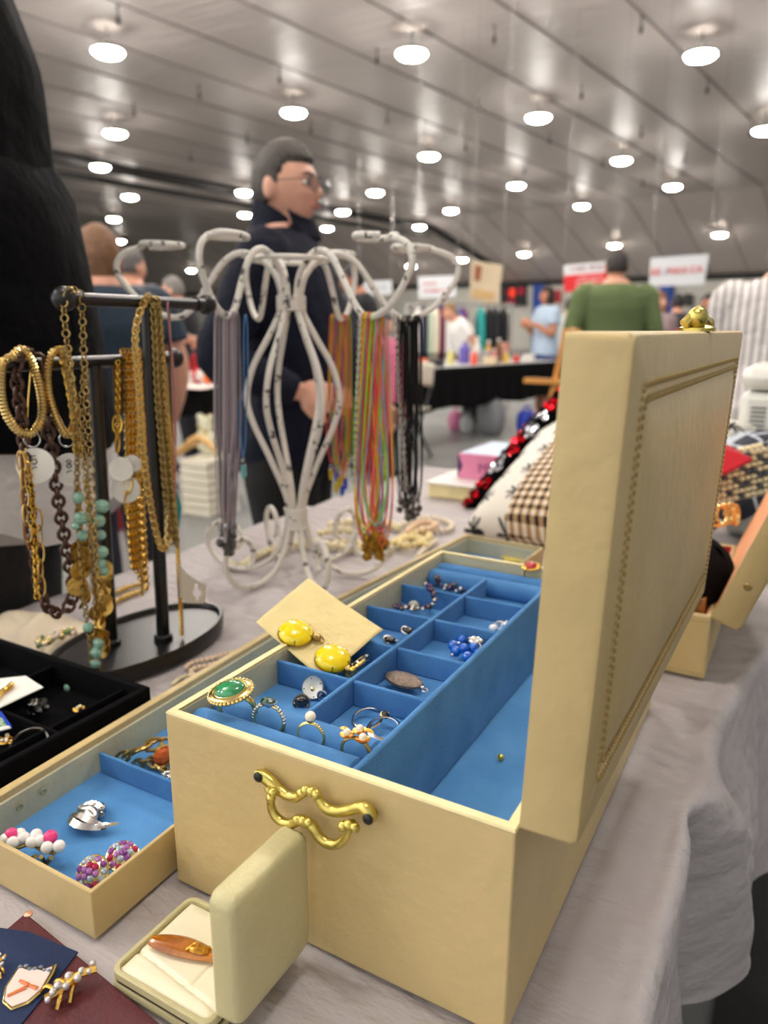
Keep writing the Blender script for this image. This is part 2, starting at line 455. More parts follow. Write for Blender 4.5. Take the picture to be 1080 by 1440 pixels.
# ------------------------------------------------------------------ folding table under its cloth
r = thing('folding_table', 'long folding table hidden under the grey-white cloth, black leg showing bottom right', 'table', (-.46, .5, FLOOR))
mb = MB(); mb.span((-.865, -.25, -.035), (-.052, 1.765, -.006)); obj('tabletop', mb, M['white'], r, bevel=.006)
for x, y in ((-.12, .72), (-.80, .1), (-.80, 1.6), (-.12, -.15)):
    mb = MB(); mb.tube([(x, y, -.03), (x+.004, y, FLOOR+.01)], .014, n=10); obj('leg', mb, M['black'], r)

def cz(x, y, a=1):
    v = Vector((x*9, y*6, 0)); n = noise.noise(v)*.5+noise.noise(v*2.3+Vector((3, 1, 7)))*.3
    ridge = abs(noise.noise(Vector((x*5+y*4, y*3-x*6, 4))))
    n2 = max(0, .10-ridge)/.10
    return a*(-.0028+.0022*n+.0012*n2)
EDGE_L, FAR = -.872, 1.78
def ER(y): return -.044+.17*max(0, y-.74)
def ripple(y, k):   # outward folds of the hanging cloth, growing towards the hem
    return .012*math.sin(y*19+.6)+.009*math.sin(y*41+1.3)+.005*math.sin(y*77)
def cloth(u, v):
    # u across: left drape, top, right drape ; v along y
    y = -.25+v*(FAR+.25)
    EDGE_R = ER(y)
    s = -.45+u*(.45+(EDGE_R-EDGE_L)+.285)        # arclength-like, 0 at left edge
    W = EDGE_R-EDGE_L
    if s < 0:
        t = -s; return (EDGE_L-.004-.02*t+ripple(y, 1)*min(1, t*5)*.6, y, -t)
    if s > W:
        t = s-W
        rr = .012
        g = min(1, t/.2)
        bell = math.exp(-((y-.43)/.10)**2)      # the sheet is pulled straight beside the box
        fold = math.exp(-((y-.60-.12*(t/.3))/.035)**2)*.030*min(1, t/.05)-math.exp(-((y-.55-.09*(t/.3))/.022)**2)*.026*min(1, t/.05)
        x = EDGE_R+rr*math.sin(min(1.57, t/rr))+g*max(0, .012+.13*(y-.64))+ripple(y, 1)*g*(.35+.6*min(1, max(0, y-.62)*3))+fold
        hem = 1+.10*math.sin(y*9+1)+.05*math.sin(y*23)
        z = -rr*(1-math.cos(min(1.57, t/rr)))-max(0, t-rr*1.57)*hem*.9
        return (x, y, z)
    x = EDGE_L+s
    e = min(1, (W-s)/.02, s/.02)
    return (x, y, cz(x, y))
mb = MB(); mb.grid(cloth, 260, 230)
def fard(u, v):
    x = EDGE_L+u*(ER(FAR)-EDGE_L); t = v*.4
    return (x, FAR+.004+.02*t+.012*math.sin(x*30)*min(1, t*6), cz(x, FAR)-t)
mb.grid(fard, 80, 20)
bmesh.ops.remove_doubles(mb.bm, verts=mb.bm.verts, dist=.0012)
tag(obj('tablecloth', mb, M['cloth'], auto=80), 'wrinkled grey-white cloth over the near table, its fold hanging down on the right', 'tablecloth')

# ------------------------------------------------------------------ the big cream jewelry box
BX0, BX1, BY0, BY1, BZ = -.3276, -.0965, .302, .707, .125
r = thing('jewelry_box', 'large cream leatherette jewelry box with its lid raised, brass handle on the near end', 'jewelry box', ((BX0+BX1)/2, (BY0+BY1)/2, 0))
w_ = .0055
mb = MB()
def shell(mb, x0, x1, y0, y1, z0, z1, w, fl):
    o = [(x0, y0), (x1, y0), (x1, y1), (x0, y1)]; i = [(x0+w, y0+w), (x1-w, y0+w), (x1-w, y1-w), (x0+w, y1-w)]
    mb.rings([[(x, y, fl) for x, y in i][::1], [(x, y, z1) for x, y in i], [(x, y, z1) for x, y in o], [(x, y, z0) for x, y in o]], cap=True)
shell(mb, BX0, BX1, BY0, BY1, 0, BZ-.0015, w_, .02); obj('body', mb, M['cream'], r, bevel=.0012)
mb = MB()
o_ = [(BX0, BY0), (BX1, BY0), (BX1, BY1), (BX0, BY1)]; i_ = [(BX0+w_, BY0+w_), (BX1-w_, BY0+w_), (BX1-w_, BY1-w_), (BX0+w_, BY1-w_)]
def shr(P, d): cx, cy = (BX0+BX1)/2, (BY0+BY1)/2; return [(x+(d if x < cx else -d), y+(d if y < cy else -d)) for x, y in P]
mb.rings([[(x, y, BZ-.0014) for x, y in shr(i_, -.0003)], [(x, y, BZ) for x, y in i_], [(x, y, BZ) for x, y in shr(o_, .0006)], [(x, y, BZ-.0014) for x, y in o_]], cap=False)
obj('rim', mb, M['creamrim'], r)
mb = MB(); ii = shr(i_, .0004)
mb.rings([[(x, y, .045) for x, y in ii], [(x, y, BZ-.0018) for x, y in ii], [(x, y, BZ-.0018) for x, y in shr(ii, .0004)], [(x, y, .045) for x, y in shr(ii, .0004)]], cap=False)
obj('inner_wall', mb, M['creamin'], r)
mb = MB(); mb.span((BX0+w_, BY0+w_, .02), (BX1-w_, BY1-w_, .0455)); obj('lined_floor', mb, M['velvetf'], r)
# lid: padded shell standing upright on its hinge, opening towards the tray
lx0, lx1, ly0, ly1, lz0, lz1 = -.0955, -.0675, .304, .706, .1245, .359
mb = MB()
w = .004
def rc(x, y0, y1, z0, z1, q, n=4):
    out = []
    for (cy, cz_, a0) in ((y1-q, z1-q, 0), (y0+q, z1-q, 90), (y0+q, z0+q, 180), (y1-q, z0+q, 270)):
        for k in range(n+1):
            a = math.radians(a0+90*k/n); out.append((x, cy+q*math.cos(a), cz_+q*math.sin(a)))
    return out
mb.rings([rc(lx0+.006, ly0+w, ly1-w, lz0+w, lz1-w, .002), rc(lx0, ly0+w, ly1-w, lz0+w, lz1-w, .002), rc(lx0, ly0, ly1, lz0, lz1, .003), rc(lx1-.003, ly0, ly1, lz0, lz1, .004),
          rc(lx1-.0006, ly0+.0012, ly1-.0012, lz0+.0012, lz1-.0012, .004), rc(lx1, ly0+.003, ly1-.003, lz0+.003, lz1-.003, .004),
          rc(lx1+.0006, ly0+.022, ly1-.022, lz0+.022, lz1-.022, .008), rc(lx1-.0008, ly0+.024, ly1-.024, lz0+.024, lz1-.024, .008), rc(lx1+.0006, ly0+.026, ly1-.026, lz0+.026, lz1-.026, .008),
          rc(lx1-.0005, ly0+.029, ly1-.029, lz0+.029, lz1-.029, .008), rc(lx1+.0012, ly0+.034, ly1-.034, lz0+.034, lz1-.034, .012), rc(lx1+.0040, ly0+.07, ly1-.07, lz0+.07, lz1-.07, .02)])
def lean(mb):
    for v in mb.bm.verts: v.co.x += .0072*(v.co.z-lz0)/(lz1-lz0)+.0075*(v.co.y-ly0)/(ly1-ly0)
    return mb
lid = obj('lid', lean(mb), M['cream'], r, auto=30)
mb = MB(); mb.rings([rc(lx0+.0061, ly0+w, ly1-w, lz0+w, lz1-w, .002), rc(lx0+.0075, ly0+w, ly1-w, lz0+w, lz1-w, .002)]); obj('lid_lining', lean(mb), M['velvet'], lid)
mb = MB()
for ins in (.0215, .0285):
    loop = rc(lx1+.0009, ly0+ins, ly1-ins, lz0+ins, lz1-ins, .008, 3); loop.append(loop[0])
    for i, p in enumerate(resample(loop, .0042)):
        mb.sphere(p, (.0008, .0014, .0014), 6, 4)
obj('stitching', lean(mb), M['stitch'], lid)
# brass clasp on the lid's free edge
mb = MB(); c = Vector((-.076, .512, lz1))
mb.lathe([(.011, 0), (.011, .002), (.008, .0035), (.004, .004)], n=16, c=c)
mb.sphere(c+Vector((0, -.006, .008)), (.0065, .007, .0065), 12, 8); mb.sphere(c+Vector((0, .004, .007)), (.005, .006, .005), 12, 8)
mb.tube(smoothpath([c+Vector((-.006, -.012, .004)), c+Vector((0, -.004, .012)), c+Vector((0, .006, .010)), c+Vector((.002, .02, .006)), c+Vector((.002, .026, .004))], 5), .0034, n=8)
mb.sphere(c+Vector((.002, .026, .0045)), .0045, 10, 8)
obj('clasp', lean(mb), M['brass'], lid)
for y in (.37, .64):
    mb = MB(); mb.tube([(-.0965, y-.02, .1245), (-.0965, y+.02, .1245)], .0022, n=8); obj('hinge', mb, M['brass'], r)
# ornate brass handle on the near end
hy = BY0-.006
def HP(l, y=hy): return [gy(a, b_, y) for a, b_ in l]
hr = None
mb = MB()
up_ = HP([(361, 1088), (370, 1091), (382, 1101), (392, 1110), (403, 1118), (415, 1121), (424, 1117), (433, 1112), (444, 1117), (452, 1129), (462, 1138), (475, 1141), (490, 1139), (505, 1135), (515, 1138), (520, 1148), (518, 1155)])
rr = [.88*q_ for q_ in [.0030, .0042, .0043, .0036, .0034, .0034, .0028, .0028, .0028, .0032, .0036, .0036, .0036, .0036, .0044, .0046, .0030]]
sp = smoothpath(up_, 4); rs = []
for i in range(len(up_)-1):
    for k in range(4): rs.append(rr[i]+(rr[i+1]-rr[i])*k/4)
rs.append(rr[-1])
mb.tube(sp, rs, n=12)
for q in ((430, 1111), (438, 1113), (445, 1117), (424, 1115)): mb.sphere(gy(*q, hy-.002), .0030, 10, 8)
for q in ((364, 1094), (516, 1150)):
    p = gy(*q, hy); mb.tube([p, p+Vector((0, .007, 0))], .0030, n=12)
hr = obj('handle', mb, M['brass'], r)
mb = MB()
lo_ = HP([(375, 1107), (381, 1118), (381, 1132), (386, 1146), (397, 1156), (410, 1158), (420, 1153), (432, 1156), (441, 1164), (449, 1177), (461, 1186), (475, 1187), (486, 1177), (491, 1164), (497, 1156)], BY0-.010)
sp = smoothpath(lo_, 4); mb.tube(sp, [.0018+.0014*abs(math.sin(PI*i/len(sp)*1.0)) for i in range(len(sp))], n=12)
for q in ((418, 1153), (426, 1154), (434, 1157), (381, 1122), (384, 1114), (490, 1160), (482, 1162), (499, 1164)): mb.sphere(gy(*q, BY0-.011), .0029, 10, 8)
obj('bail', mb, M['brass'], hr)
for q in ((363, 1093), (517, 1152)):
    mb = MB(); p = gy(*q, hy-.0035); mb.sphere(p, (.0032, .0018, .0032), 10, 8); obj('screw_hole', mb, M['black'], hr)

# ------------------------------------------------------------------ blue tray fitted in the box
r = thing('jewelry_tray', 'blue velvet tray of ten small compartments and ring rolls inside the big cream box', 'tray', (-.26, .505, .0455))
X0, XC, X1, Y0, Y1 = -.3215, -.256, -.196, .3085, .7005
FZ, DZ = .099, .119
mb = MB(); mb.span((X0, Y0, .095), (X1, Y1, FZ)); obj('tray_floor', mb, M['velvetf'], r)
mb = MB(); mb.span((X1-.0022, Y0, .0456), (X1+.0022, Y1, DZ)); obj('side_wall', mb, M['velvet'], r, bevel=.0018, seg=3)
def vdiv(a, b):
    mb = MB(); mb.span(a, b); return obj('divider', mb, M['velvet'], r, bevel=.0013, seg=3)
vdiv((XC-.0018, .356, FZ), (XC+.0018, .661, DZ))
for y in (.4092, .4740, .5405, .6065):
    vdiv((X0+.0003, y-.0015, FZ), (XC-.0018, y+.0015, DZ-.0008))
    vdiv((XC+.0018, y-.0015, FZ), (X1-.0022, y+.0015, DZ-.0008))
def roll(y, rr, z):
    mb = MB(); n = 20
    sec = [(rr*math.cos(2*PI*k/n), rr*math.sin(2*PI*k/n)) for k in range(n)]
    xs = [(X0+.0006, .8), (X0+.0022, .97), (X0+.004, 1), (X1-.006, 1), (X1-.0042, .97), (X1-.0026, .8)]
    mb.rings([[(x, y+a*s_, z+b_*s_) for a, b_ in sec] for x, s_ in xs])
    return obj('ring_roll', mb, M['velvet'], r)
roll(.3215, .0122, .1078); roll(.3457, .0115, .1075)
roll(.6905, .0098, .1068); roll(.6700, .0098, .1062)
# ------------------------------------------------------------------ low cream trays beside the box
def quad_tray(label, C, hz, wl, cat='tray', fl=.003):
    """C: four corners anticlockwise from near-left; wl: wall thickness per side (near, right, far, left)"""
    c = sum((Vector((x, y, 0)) for x, y in C), Vector())/4
    r = thing('cream_tray', label, cat, c)
    P = [Vector((x, y, 0)) for x, y in C]; n = 4
    def inset(ws):
        out = []
        for i in range(4):
            a, b, d = P[i-1], P[i], P[(i+1) % 4]
            e1, e2 = (b-a).normalized(), (d-b).normalized()
            n1, n2 = Vector((-e1.y, e1.x, 0)), Vector((-e2.y, e2.x, 0))
            w1, w2 = ws[(i-1) % 4], ws[i]
            q1 = a+n1*w1; q2 = b+n2*w2
            den = e1.x*e2.y-e1.y*e2.x; t = ((q2.x-q1.x)*e2.y-(q2.y-q1.y)*e2.x)/den
            out.append(q1+e1*t)
        return out
    I = inset(wl)
    Z = lambda L, z: [(p.x, p.y, z) for p in L]
    mb = MB(); mb.rings([Z(I, fl-.001), Z(I, hz), Z(P, hz), Z(P, 0)]); obj('body', mb, M['cream'], r, bevel=.0009)
    I2 = inset([w+.0003 for w in wl]); I3 = inset([w+.0011 for w in wl])
    mb = MB(); mb.rings([Z(I, fl), Z(I, hz-.006), Z(I3, hz-.007), Z(I3, fl)], cap=False); obj('inner_wall', mb, M['creamin'], r)
    mb = MB(); mb.rings([Z(I3, fl-.0009), Z(I3, fl)]); obj('lined_floor', mb, M['velvetf'], r)
    return r
trA = quad_tray('low cream tray lined in blue at left of the big cream box, holding brooches', [(-.4745, .2405), (-.334, .2405), (-.342, .652), (-.491, .652)], .0335, (.0028, .0028, .003, .0075))
mb = MB(); mb.span((-.4693, .3585, .003), (-.3415, .3612, .0215)); obj('divider', mb, M['velvet'], trA, bevel=.0012, seg=3)
trB = quad_tray('low cream tray whose far corner shows beyond the big cream box', [(-.4865, .658), (-.342, .658), (-.323, 1.0755), (-.4595, 1.089)], .0335, (.003, .003, .0035, .0055))
mb = MB()
for y, z in ((.285, .017), (.305, .018)):
    m_ = look((-.4664, y, z), (1, 0, 0)); mb.lathe([(0, .0), (.0016, .0003), (.0026, .0006), (.003, 0)], n=12, m=m_)
obj('wall_mark', mb, mat('greenish_mark', (150, 152, 118), .6), trA)

# ------------------------------------------------------------------ small hinged box in the foreground
r = thing('pendant_box', 'small olive-cream hinged box standing open in front of the big box, white satin inside', 'small box', (-.262, .255, 0))
OL = mat('olive_cream_leatherette', (196, 188, 142), .38, bump=.25, bscale=220, var=.05, vscale=20)
OL2 = OL
def rrect(x0, x1, y0, y1, q, n=4):
    out = []
    for cx, cy, a0 in ((x1-q, y1-q, 0), (x0+q, y1-q, 90), (x0+q, y0+q, 180), (x1-q, y0+q, 270)):
        for k in range(n+1):
            a = math.radians(a0+90*k/n); out.append((cx+q*math.cos(a), cy+q*math.sin(a)))
    return out
bx = (-.3005, -.2265, .2215, .2875)
mb = MB(); Q = rrect(*bx, .007); Q2 = rrect(bx[0]+.0012, bx[1]-.0012, bx[2]+.0012, bx[3]-.0012, .006)
Z = lambda L, z: [(x, y, z) for x, y in L]
mb.rings([Z(Q2, 0), Z(Q, .0015), Z(Q, .0055)]); obj('base', mb, OL, r)
mb = MB(); mb.rings([Z(Q2, .0055), Z(Q2, .0078)]); obj('gap_liner', mb, mat('maroon_felt', (44, 14, 22), .9), r)
Q3 = rrect(bx[0]+.0035, bx[1]-.0035, bx[2]+.0035, bx[3]-.0035, .005); Q4 = rrect(bx[0]+.0006, bx[1]-.0006, bx[2]+.0006, bx[3]-.0006, .0065)
mb = MB(); mb.rings([Z(Q3, .0078), Z(Q3, .0125), Z(Q4, .0125), Z(Q4, .0078)], cap=False); obj('inner_frame', mb, OL, r, bevel=.0006)
def pad(u, v):
    x = bx[0]+.0037+u*(bx[1]-bx[0]-.0074); y = bx[2]+.0037+v*(bx[3]-bx[2]-.0074)
    e = min(u, 1-u, v, 1-v); z = .0095+.0028*min(1, e*9)**.5
    z -= .0016*math.exp(-((y-.236+(x+.26)*.12)/.0011)**2)+.0010*math.exp(-((x+.252)/.001)**2)*(1 if y > .236 else 0)
    z += .0006*noise.noise(Vector((x*60, y*60, 0)))
    return (x, y, z)
mb = MB(); mb.grid(pad, 60, 60); obj('satin_pad', mb, mat('cream_satin', (240, 234, 204), .35, sheen=.4), r)
lx = (-.2276, -.2120, .2280, .2930, .0115, .0885)
mb = MB()
def rc2(x, i, q=.006):
    return rc(x, lx[2]+i, lx[3]-i, lx[4]+i, lx[5]-i, q, 5)
mb.rings([rc2(lx[0]+.006, .003, .004), rc2(lx[0]+.0004, .003, .004), rc2(lx[0], .0022), rc2(lx[0]+.0006, .0006), rc2(lx[0]+.0022, 0), rc2(lx[1]-.0035, 0, .007), rc2(lx[1]-.001, .001, .007), rc2(lx[1], .0035, .006), rc2(lx[1]+.0004, .01, .006)])
obj('lid', mb, OL, r, auto=50)
mb = MB(); mb.rings([rc2(lx[0]+.0061, .003, .004), rc2(lx[0]+.0075, .003, .004)]); obj('lid_satin', mb, M['paper'], r)
mb = MB(); mb.tube([(-.2262, .240, .0112), (-.2262, .279, .0112)], .0016, n=8); obj('hinge', mb, M['brass'], r)
# amber stone on the pad
r = thing('amber_brooch', 'long polished amber-brown stone brooch on white satin in the small hinged box', 'brooch', (0, 0, 0))
am = mat('amber_stone', (206, 128, 28), .08, coat=.6, rgb2=(160, 88, 20), vscale=90, trans=.15)
mb = MB(); n = 22; rs = []
for i in range(n+1):
    t = i/n; w = .0075*math.sin(PI*min(1, t*.93+.07))**.6*(1-.25*t); x = -.023+.046*t; y = .0015*math.sin(t*3)
    rs.append(Matrix.Identity(3) and [(x, y+w*math.cos(2*PI*k/14), .0024+.0036*math.sin(2*PI*k/14)*(w/.0075)**.5) for k in range(14)])
mb.rings(rs); obj('stone', mb, am, r)
mb = MB()
mb.tube(smoothpath([(.002, -.003, .0058), (.006, .003, .0066), (.010, -.002, .0066), (.014, .003, .0056)], 4), .0009, n=6); mb.sphere((.008, 0, .0056), (.007, .0035, .0018), 12, 6)
obj('gold_vein', mb, mat('gold_brown_vein', (214, 150, 36), .15, .4, var=.5, vscale=300), r)
place(r, gz(262, 1341, .0130), (0, 0, math.radians(12)))

# ------------------------------------------------------------------ maroon booklet and pins in the near corner
a = math.radians(-6)
r = thing('pin_card', 'dark maroon card with a navy patch, pins lying on it, bottom left corner', 'card', (-.32, .18, 0))
def card_pt(u, v, z): return Vector((-.386+u*math.cos(a)-v*-math.sin(a)*-1, .231+u*math.sin(a)-v*math.cos(a), z))
mb = MB(); q = [card_pt(0, 0, 0), card_pt(.135, 0, 0), card_pt(.135, .10, 0), card_pt(0, .10, 0)]
mb.rings([[p+Vector((0, 0, .0002)) for p in q], [p+Vector((0, 0, .0040)) for p in q]])
obj('cover', mb, mat('maroon_leather', (82, 20, 30), .5, bump=.3, bscale=400, var=.15, vscale=60), r, bevel=.0012, smooth=False)
mb = MB(); q = [gz(0, 1306, .0042), gz(42, 1312, .0042), gz(110, 1340, .0042), gz(70, 1392, .0042), gz(30, 1442, .0042), gz(-30, 1442, .0042)]
mb.prism([(p.x, p.y) for p in q], .0041, .0050); obj('navy_patch', mb, mat('navy_felt', (16, 38, 76), .85, bump=.3, bscale=500), r, smooth=False)
mb = MB(); mb.sphere(gz(40, 1285, .0045), (.003, .003, .0012), 8, 5); obj('corner_stud', mb, mat('pinkish_stud', (220, 170, 140), .3, .5), r)
# enamel shield pin
r = thing('shield_pin', 'white enamel shield pin with orange marks and gold edge on the navy patch', 'pin', (0, 0, 0))
poly = [(-.0075, .008), (-.004, .0068), (0, .0076), (.0035, .0070), (.0072, .0095), (.0078, .006), (.0078, -.002), (.005, -.0075), (0, -.0105), (-.005, -.008), (-.0076, -.002)]
mb = MB(); mb.prism(poly, 0, .0014); obj('shield', mb, M['palegold'], r, bevel=.0004)
mb = MB(); mb.prism([(x*.86, y*.86-.0004) for x, y in poly], .0014, .0018); obj('enamel', mb, mat('white_pink_enamel', (244, 226, 216), .15, coat=.6), r, bevel=.0002)
om = mat('orange_enamel', (222, 128, 76), .2, coat=.4)
for (x0, y0, x1, y1) in ((-.004, -.006, .001, -.002), (.0015, -.001, .0055, -.002), (-.003, .0005, .0015, -.001)):
    mb = MB(); mb.tube([(x0, y0, .0019), (x1, y1, .0019)], [.0006, .0009], n=6); obj('orange_mark', mb, om, r)
mb = MB()
for i in range(7): mb.sphere((-.006+i*.002, .0062+.0008*math.sin(i*2), .0019), (.0009, .0007, .0005), 8, 4)
obj('blue_mark', mb, mat('slate_enamel', (110, 128, 150), .2), r)
place(r, gz(38, 1387, .0053), (0.08, 0, math.radians(24)), 1.45)
def bug_pin(label, p, rz, sc=1.0):
    r = thing('rhinestone_pin', label, 'pin', (0, 0, 0)); q = random.Random(int(sc*100)+3)
    mb = MB()
    mb.tube(smoothpath([(0, -.008, .0025), (.001, -.002, .004), (-.0005, .004, .0045), (.0015, .010, .005)], 5), .0014, n=8)
    for k in range(5):
        s_ = 1 if k % 2 else -1
        mb.tube(smoothpath([(0, -.004+k*.0022, .003), (s_*.004, -.006+k*.002, .0035), (s_*.0055, -.008+k*.0022, .001)], 4), .0008, n=6)
    obj('setting', mb, M['gold'], r)
    mb = MB()
    for k in range(9): mb.sphere((q.uniform(-.0035, .0035), -.008+k*.0022, .0048+q.uniform(0, .0012)), q.uniform(.001, .0016), 8, 6)
    obj('stone', mb, mat('clear_rhinestone', (225, 225, 228), .05, .6), r, smooth=False)
    place(r, p, (0, 0, rz), sc); return r
bug_pin('gold insect-like pin with clear stones right of the white shield pin', gz(97, 1395, .0045), math.radians(-20), 1.5)
bug_pin('clear-stone pin cut by the left edge beside the white shield pin', gz(-4, 1368, .0055), math.radians(30), .8)

# ------------------------------------------------------------------ black velvet display case
r = thing('velvet_case', 'black velvet compartment case at the left edge under the necklaces', 'display case', (-.65, .33, 0))
V = M['blackvelvet']
mb = MB(); shell(mb, -.83, -.4985, .18, .444, 0, .035, .007, .006); obj('body', mb, V, r, bevel=.0015)
for a_, b_ in (((-.823, .354, .006), (-.5055, .3575, .028)), ((-.823, .28, .006), (-.5055, .2835, .028)), ((-.5295, .187, .006), (-.526, .437, .0282)), ((-.63, .187, .006), (-.6265, .437, .0282)), ((-.73, .187, .006), (-.7265, .437, .0282))):
    mb = MB(); mb.span(a_, b_); obj('divider', mb, V, r, bevel=.001)
# items in it
r = thing('pin_card_white', 'white card with a gold bar pin lying in the black velvet case', 'card', (0, 0, 0)); r.name = 'display_card'
mb = MB(); q = [gz(-30, 958, .031), gz(36, 951, .034), gz(61, 967, .034), gz(0, 996, .031), gz(-40, 1010, .031)]
mb.rings([q, [p+Vector((0, 0, .0006)) for p in q]]); obj('paper_sheet', mb, M['paper'], r, smooth=False)
mb = MB(); mb.tube(smoothpath([gz(-8, 985, .036), gz(3, 973, .036), gz(12, 967, .037), gz(17, 962, .036)], 4), [.0026]*13, n=8); obj('gold_pin', mb, M['gold'], r)
r = thing('enamel_badge', 'blue, green and white enamel badge at the left edge in the black velvet case', 'badge', (0, 0, 0))
q = [gz(-25, 1003, .030), gz(2, 1003, .030), gz(17, 1024, .030), gz(-25, 1038, .030)]
mb = MB(); mb.rings([q, [p+Vector((0, 0, .002)) for p in q]]); obj('plate', mb, mat('blue_enamel', (24, 66, 190), .15, coat=.5), r, smooth=False)
q2 = [gz(-25, 1010, .0325), gz(2, 1009, .0325), gz(11, 1022, .0325), gz(-25, 1028, .0325)]
mb = MB(); mb.rings([[p-Vector((0,0,.0003)) for p in q2], [p+Vector((0, 0, .0004)) for p in q2]]); obj('green_field', mb, mat('green_enamel', (40, 120, 80), .2, rgb2=(200, 220, 190), vscale=300), r, smooth=False)
q2 = [gz(-25, 1028, .0325), gz(12, 1021, .0325), gz(15.5, 1024, .0325), gz(-25, 1034, .0325)]
mb = MB(); mb.rings([[p-Vector((0,0,.0003)) for p in q2], [p+Vector((0, 0, .0006)) for p in q2]]); obj('white_band', mb, M['white'], r, smooth=False)
def nugget(name, label, cat, p, m_, n=8, sp_=.006, rr_=(.0018, .0035), seed=1, m2=None, flat=.6, parts=('cluster', 'stone')):
    r = thing(name, label, cat, (0, 0, 0)); q = random.Random(seed)
    mb = MB()
    for k in range(n):
        a = q.uniform(0, 6.28); d = sp_*q.random()**.5; s_ = q.uniform(*rr_)
        mb.sphere((d*math.cos(a), d*math.sin(a), s_*flat*q.uniform(.9, 1.6)), (s_, s_*q.uniform(.6, 1), s_*flat), 10, 6)
    mb.torus(sp_*.7, .0008, 16, 6, m=T(0, 0, .001))
    obj(parts[0], mb, m_, r)
    if m2:
        mb = MB()
        for k in range(max(3, n//2)):
            a = q.uniform(0, 6.28); d = sp_*.8*q.random()**.5; s_ = q.uniform(*rr_)*.7
            mb.sphere((d*math.cos(a), d*math.sin(a), rr_[1]*1.3), (s_, s_, s_*.8), 10, 6)
        obj(parts[1], mb, m2, r)
    place(r, p); return r
jet = mat('jet_stone', (10, 10, 12), .05, coat=.8)
nugget('jet_earrings', 'glossy black stone earrings in the black velvet case', 'earrings', gz(52, 1000, .012), jet, 8, .011, (.004, .006), 4, M['silver'])
nugget('gold_earrings', 'gold cluster earrings at left edge of the black velvet case', 'earrings', gz(8, 1043, .022), M['gold'], 12, .008, (.0015, .0028), 5, M['pearl'])
nugget('gold_flower_pin', 'small gold flower pin against the near wall of the black velvet case', 'pin', gz(112, 1000, .02), M['gold'], 9, .005, (.0018, .0028), 6, M['ivory'])
r = thing('silver_bangle', 'thin dark silver bangle in the front compartment of the black velvet case', 'bangle', (0, 0, 0))
mb = MB(); mb.torus(.016, .0009, 32, 6, ell=1.5); obj('band', mb, M['darksilver'], r); place(r, gz(40, 1048, .020), (.5, .2, 0))

# ------------------------------------------------------------------ jewelry in the low tray
r = thing('leaf_brooch', 'textured silver leaf brooch on blue velvet in the low tray', 'brooch', (0, 0, 0))
mb = MB()
def leaf(mb, pts, wid, m_=None, th=.0012):
    sp = smoothpath(pts, 6); k = len(sp); R_ = []
    for i, p in enumerate(sp):
        t = i/(k-1); w = wid*math.sin(PI*min(.98, max(.04, t)))**.7
        d = (sp[min(k-1, i+1)]-sp[max(0, i-1)]).normalized(); s_ = Vector((-d.y, d.x, 0))
        R_.append([p+s_*w, p+s_*w*.5+Vector((0, 0, th)), p+Vector((0, 0, th*.3)), p-s_*w*.5+Vector((0, 0, th)), p-s_*w, p-Vector((0, 0, th*.4))])
    mb.rings(R_, m=m_)
leaf(mb, [(-.016, .010, .003), (-.008, .012, .006), (.001, .010, .006), (.008, .006, .003)], .0068, th=.002)
leaf(mb, [(-.015, -.001, .003), (-.006, -.005, .006), (.006, -.008, .006), (.020, -.006, .004)], .0080, th=.003)
leaf(mb, [(-.012, .003, .006), (0, .002, .009), (.010, -.003, .007)], .0045, th=.002)
leaf(mb, [(.008, -.009, .004), (.016, -.007, .006), (.026, .001, .005)], .0030)
q = random.Random(4)
for k in range(22): mb.sphere((q.uniform(-.012, .006), q.uniform(.002, .013), q.uniform(.005, .008)), q.uniform(.0008, .0017), 7, 5)
obj('leaf_cluster', mb, M['silver'], r, auto=25)
place(r, gz(125, 1158, .0035), (-.05, 0, math.radians(12)), 1.0)
wb = mat('white_bead', (244, 242, 238), .2, coat=.5); pk = mat('pink_bead', (232, 62, 132), .3)
r = thing('bead_earrings', 'clip earrings of white beads with two pink beads in the low tray', 'earrings', (0, 0, 0))
bl = [((28, 1173), 'w'), ((8, 1180), 'w'), ((18, 1185), 'w'), ((33, 1178), 'w'), ((51, 1174), 'w'), ((56, 1182), 'w'), ((66, 1192), 'w'), ((83, 1190), 'w'), ((45, 1184), 'w')]
for q_, k in bl:
    mb = MB(); mb.sphere(gz(*q_, .020), .0042, 14, 10); obj('white_bead', mb, wb, r)
for q_ in ((16, 1174), (71, 1177)):
    mb = MB(); mb.sphere(gz(*q_, .0215), .0047, 14, 10); obj('pink_bead', mb, pk, r)
mb = MB(); mb.tube(smoothpath([gz(*q_, .0165) for q_ in ((5, 1190), (25, 1192), (42, 1187), (60, 1196), (78, 1200))], 4), .0013, n=6)
mb.tube(smoothpath([gz(58, 1205, .017), gz(62, 1212, .008), gz(66, 1214, .0045), gz(72, 1206, .016)], 5), .0016, n=6)
mb.tube(smoothpath([gz(22, 1200, .016), gz(38, 1207, .006), gz(50, 1204, .016)], 5), .0014, n=6)
obj('clip_frame', mb, M['antgold'], r)
cols = [mat('stone_ruby', (170, 20, 70), .06, coat=.7), mat('stone_aurora', (180, 120, 190), .06, .5, coat=.5), mat('stone_ice', (190, 205, 220), .05, .6), mat('stone_violet', (128, 60, 140), .06, coat=.7)]
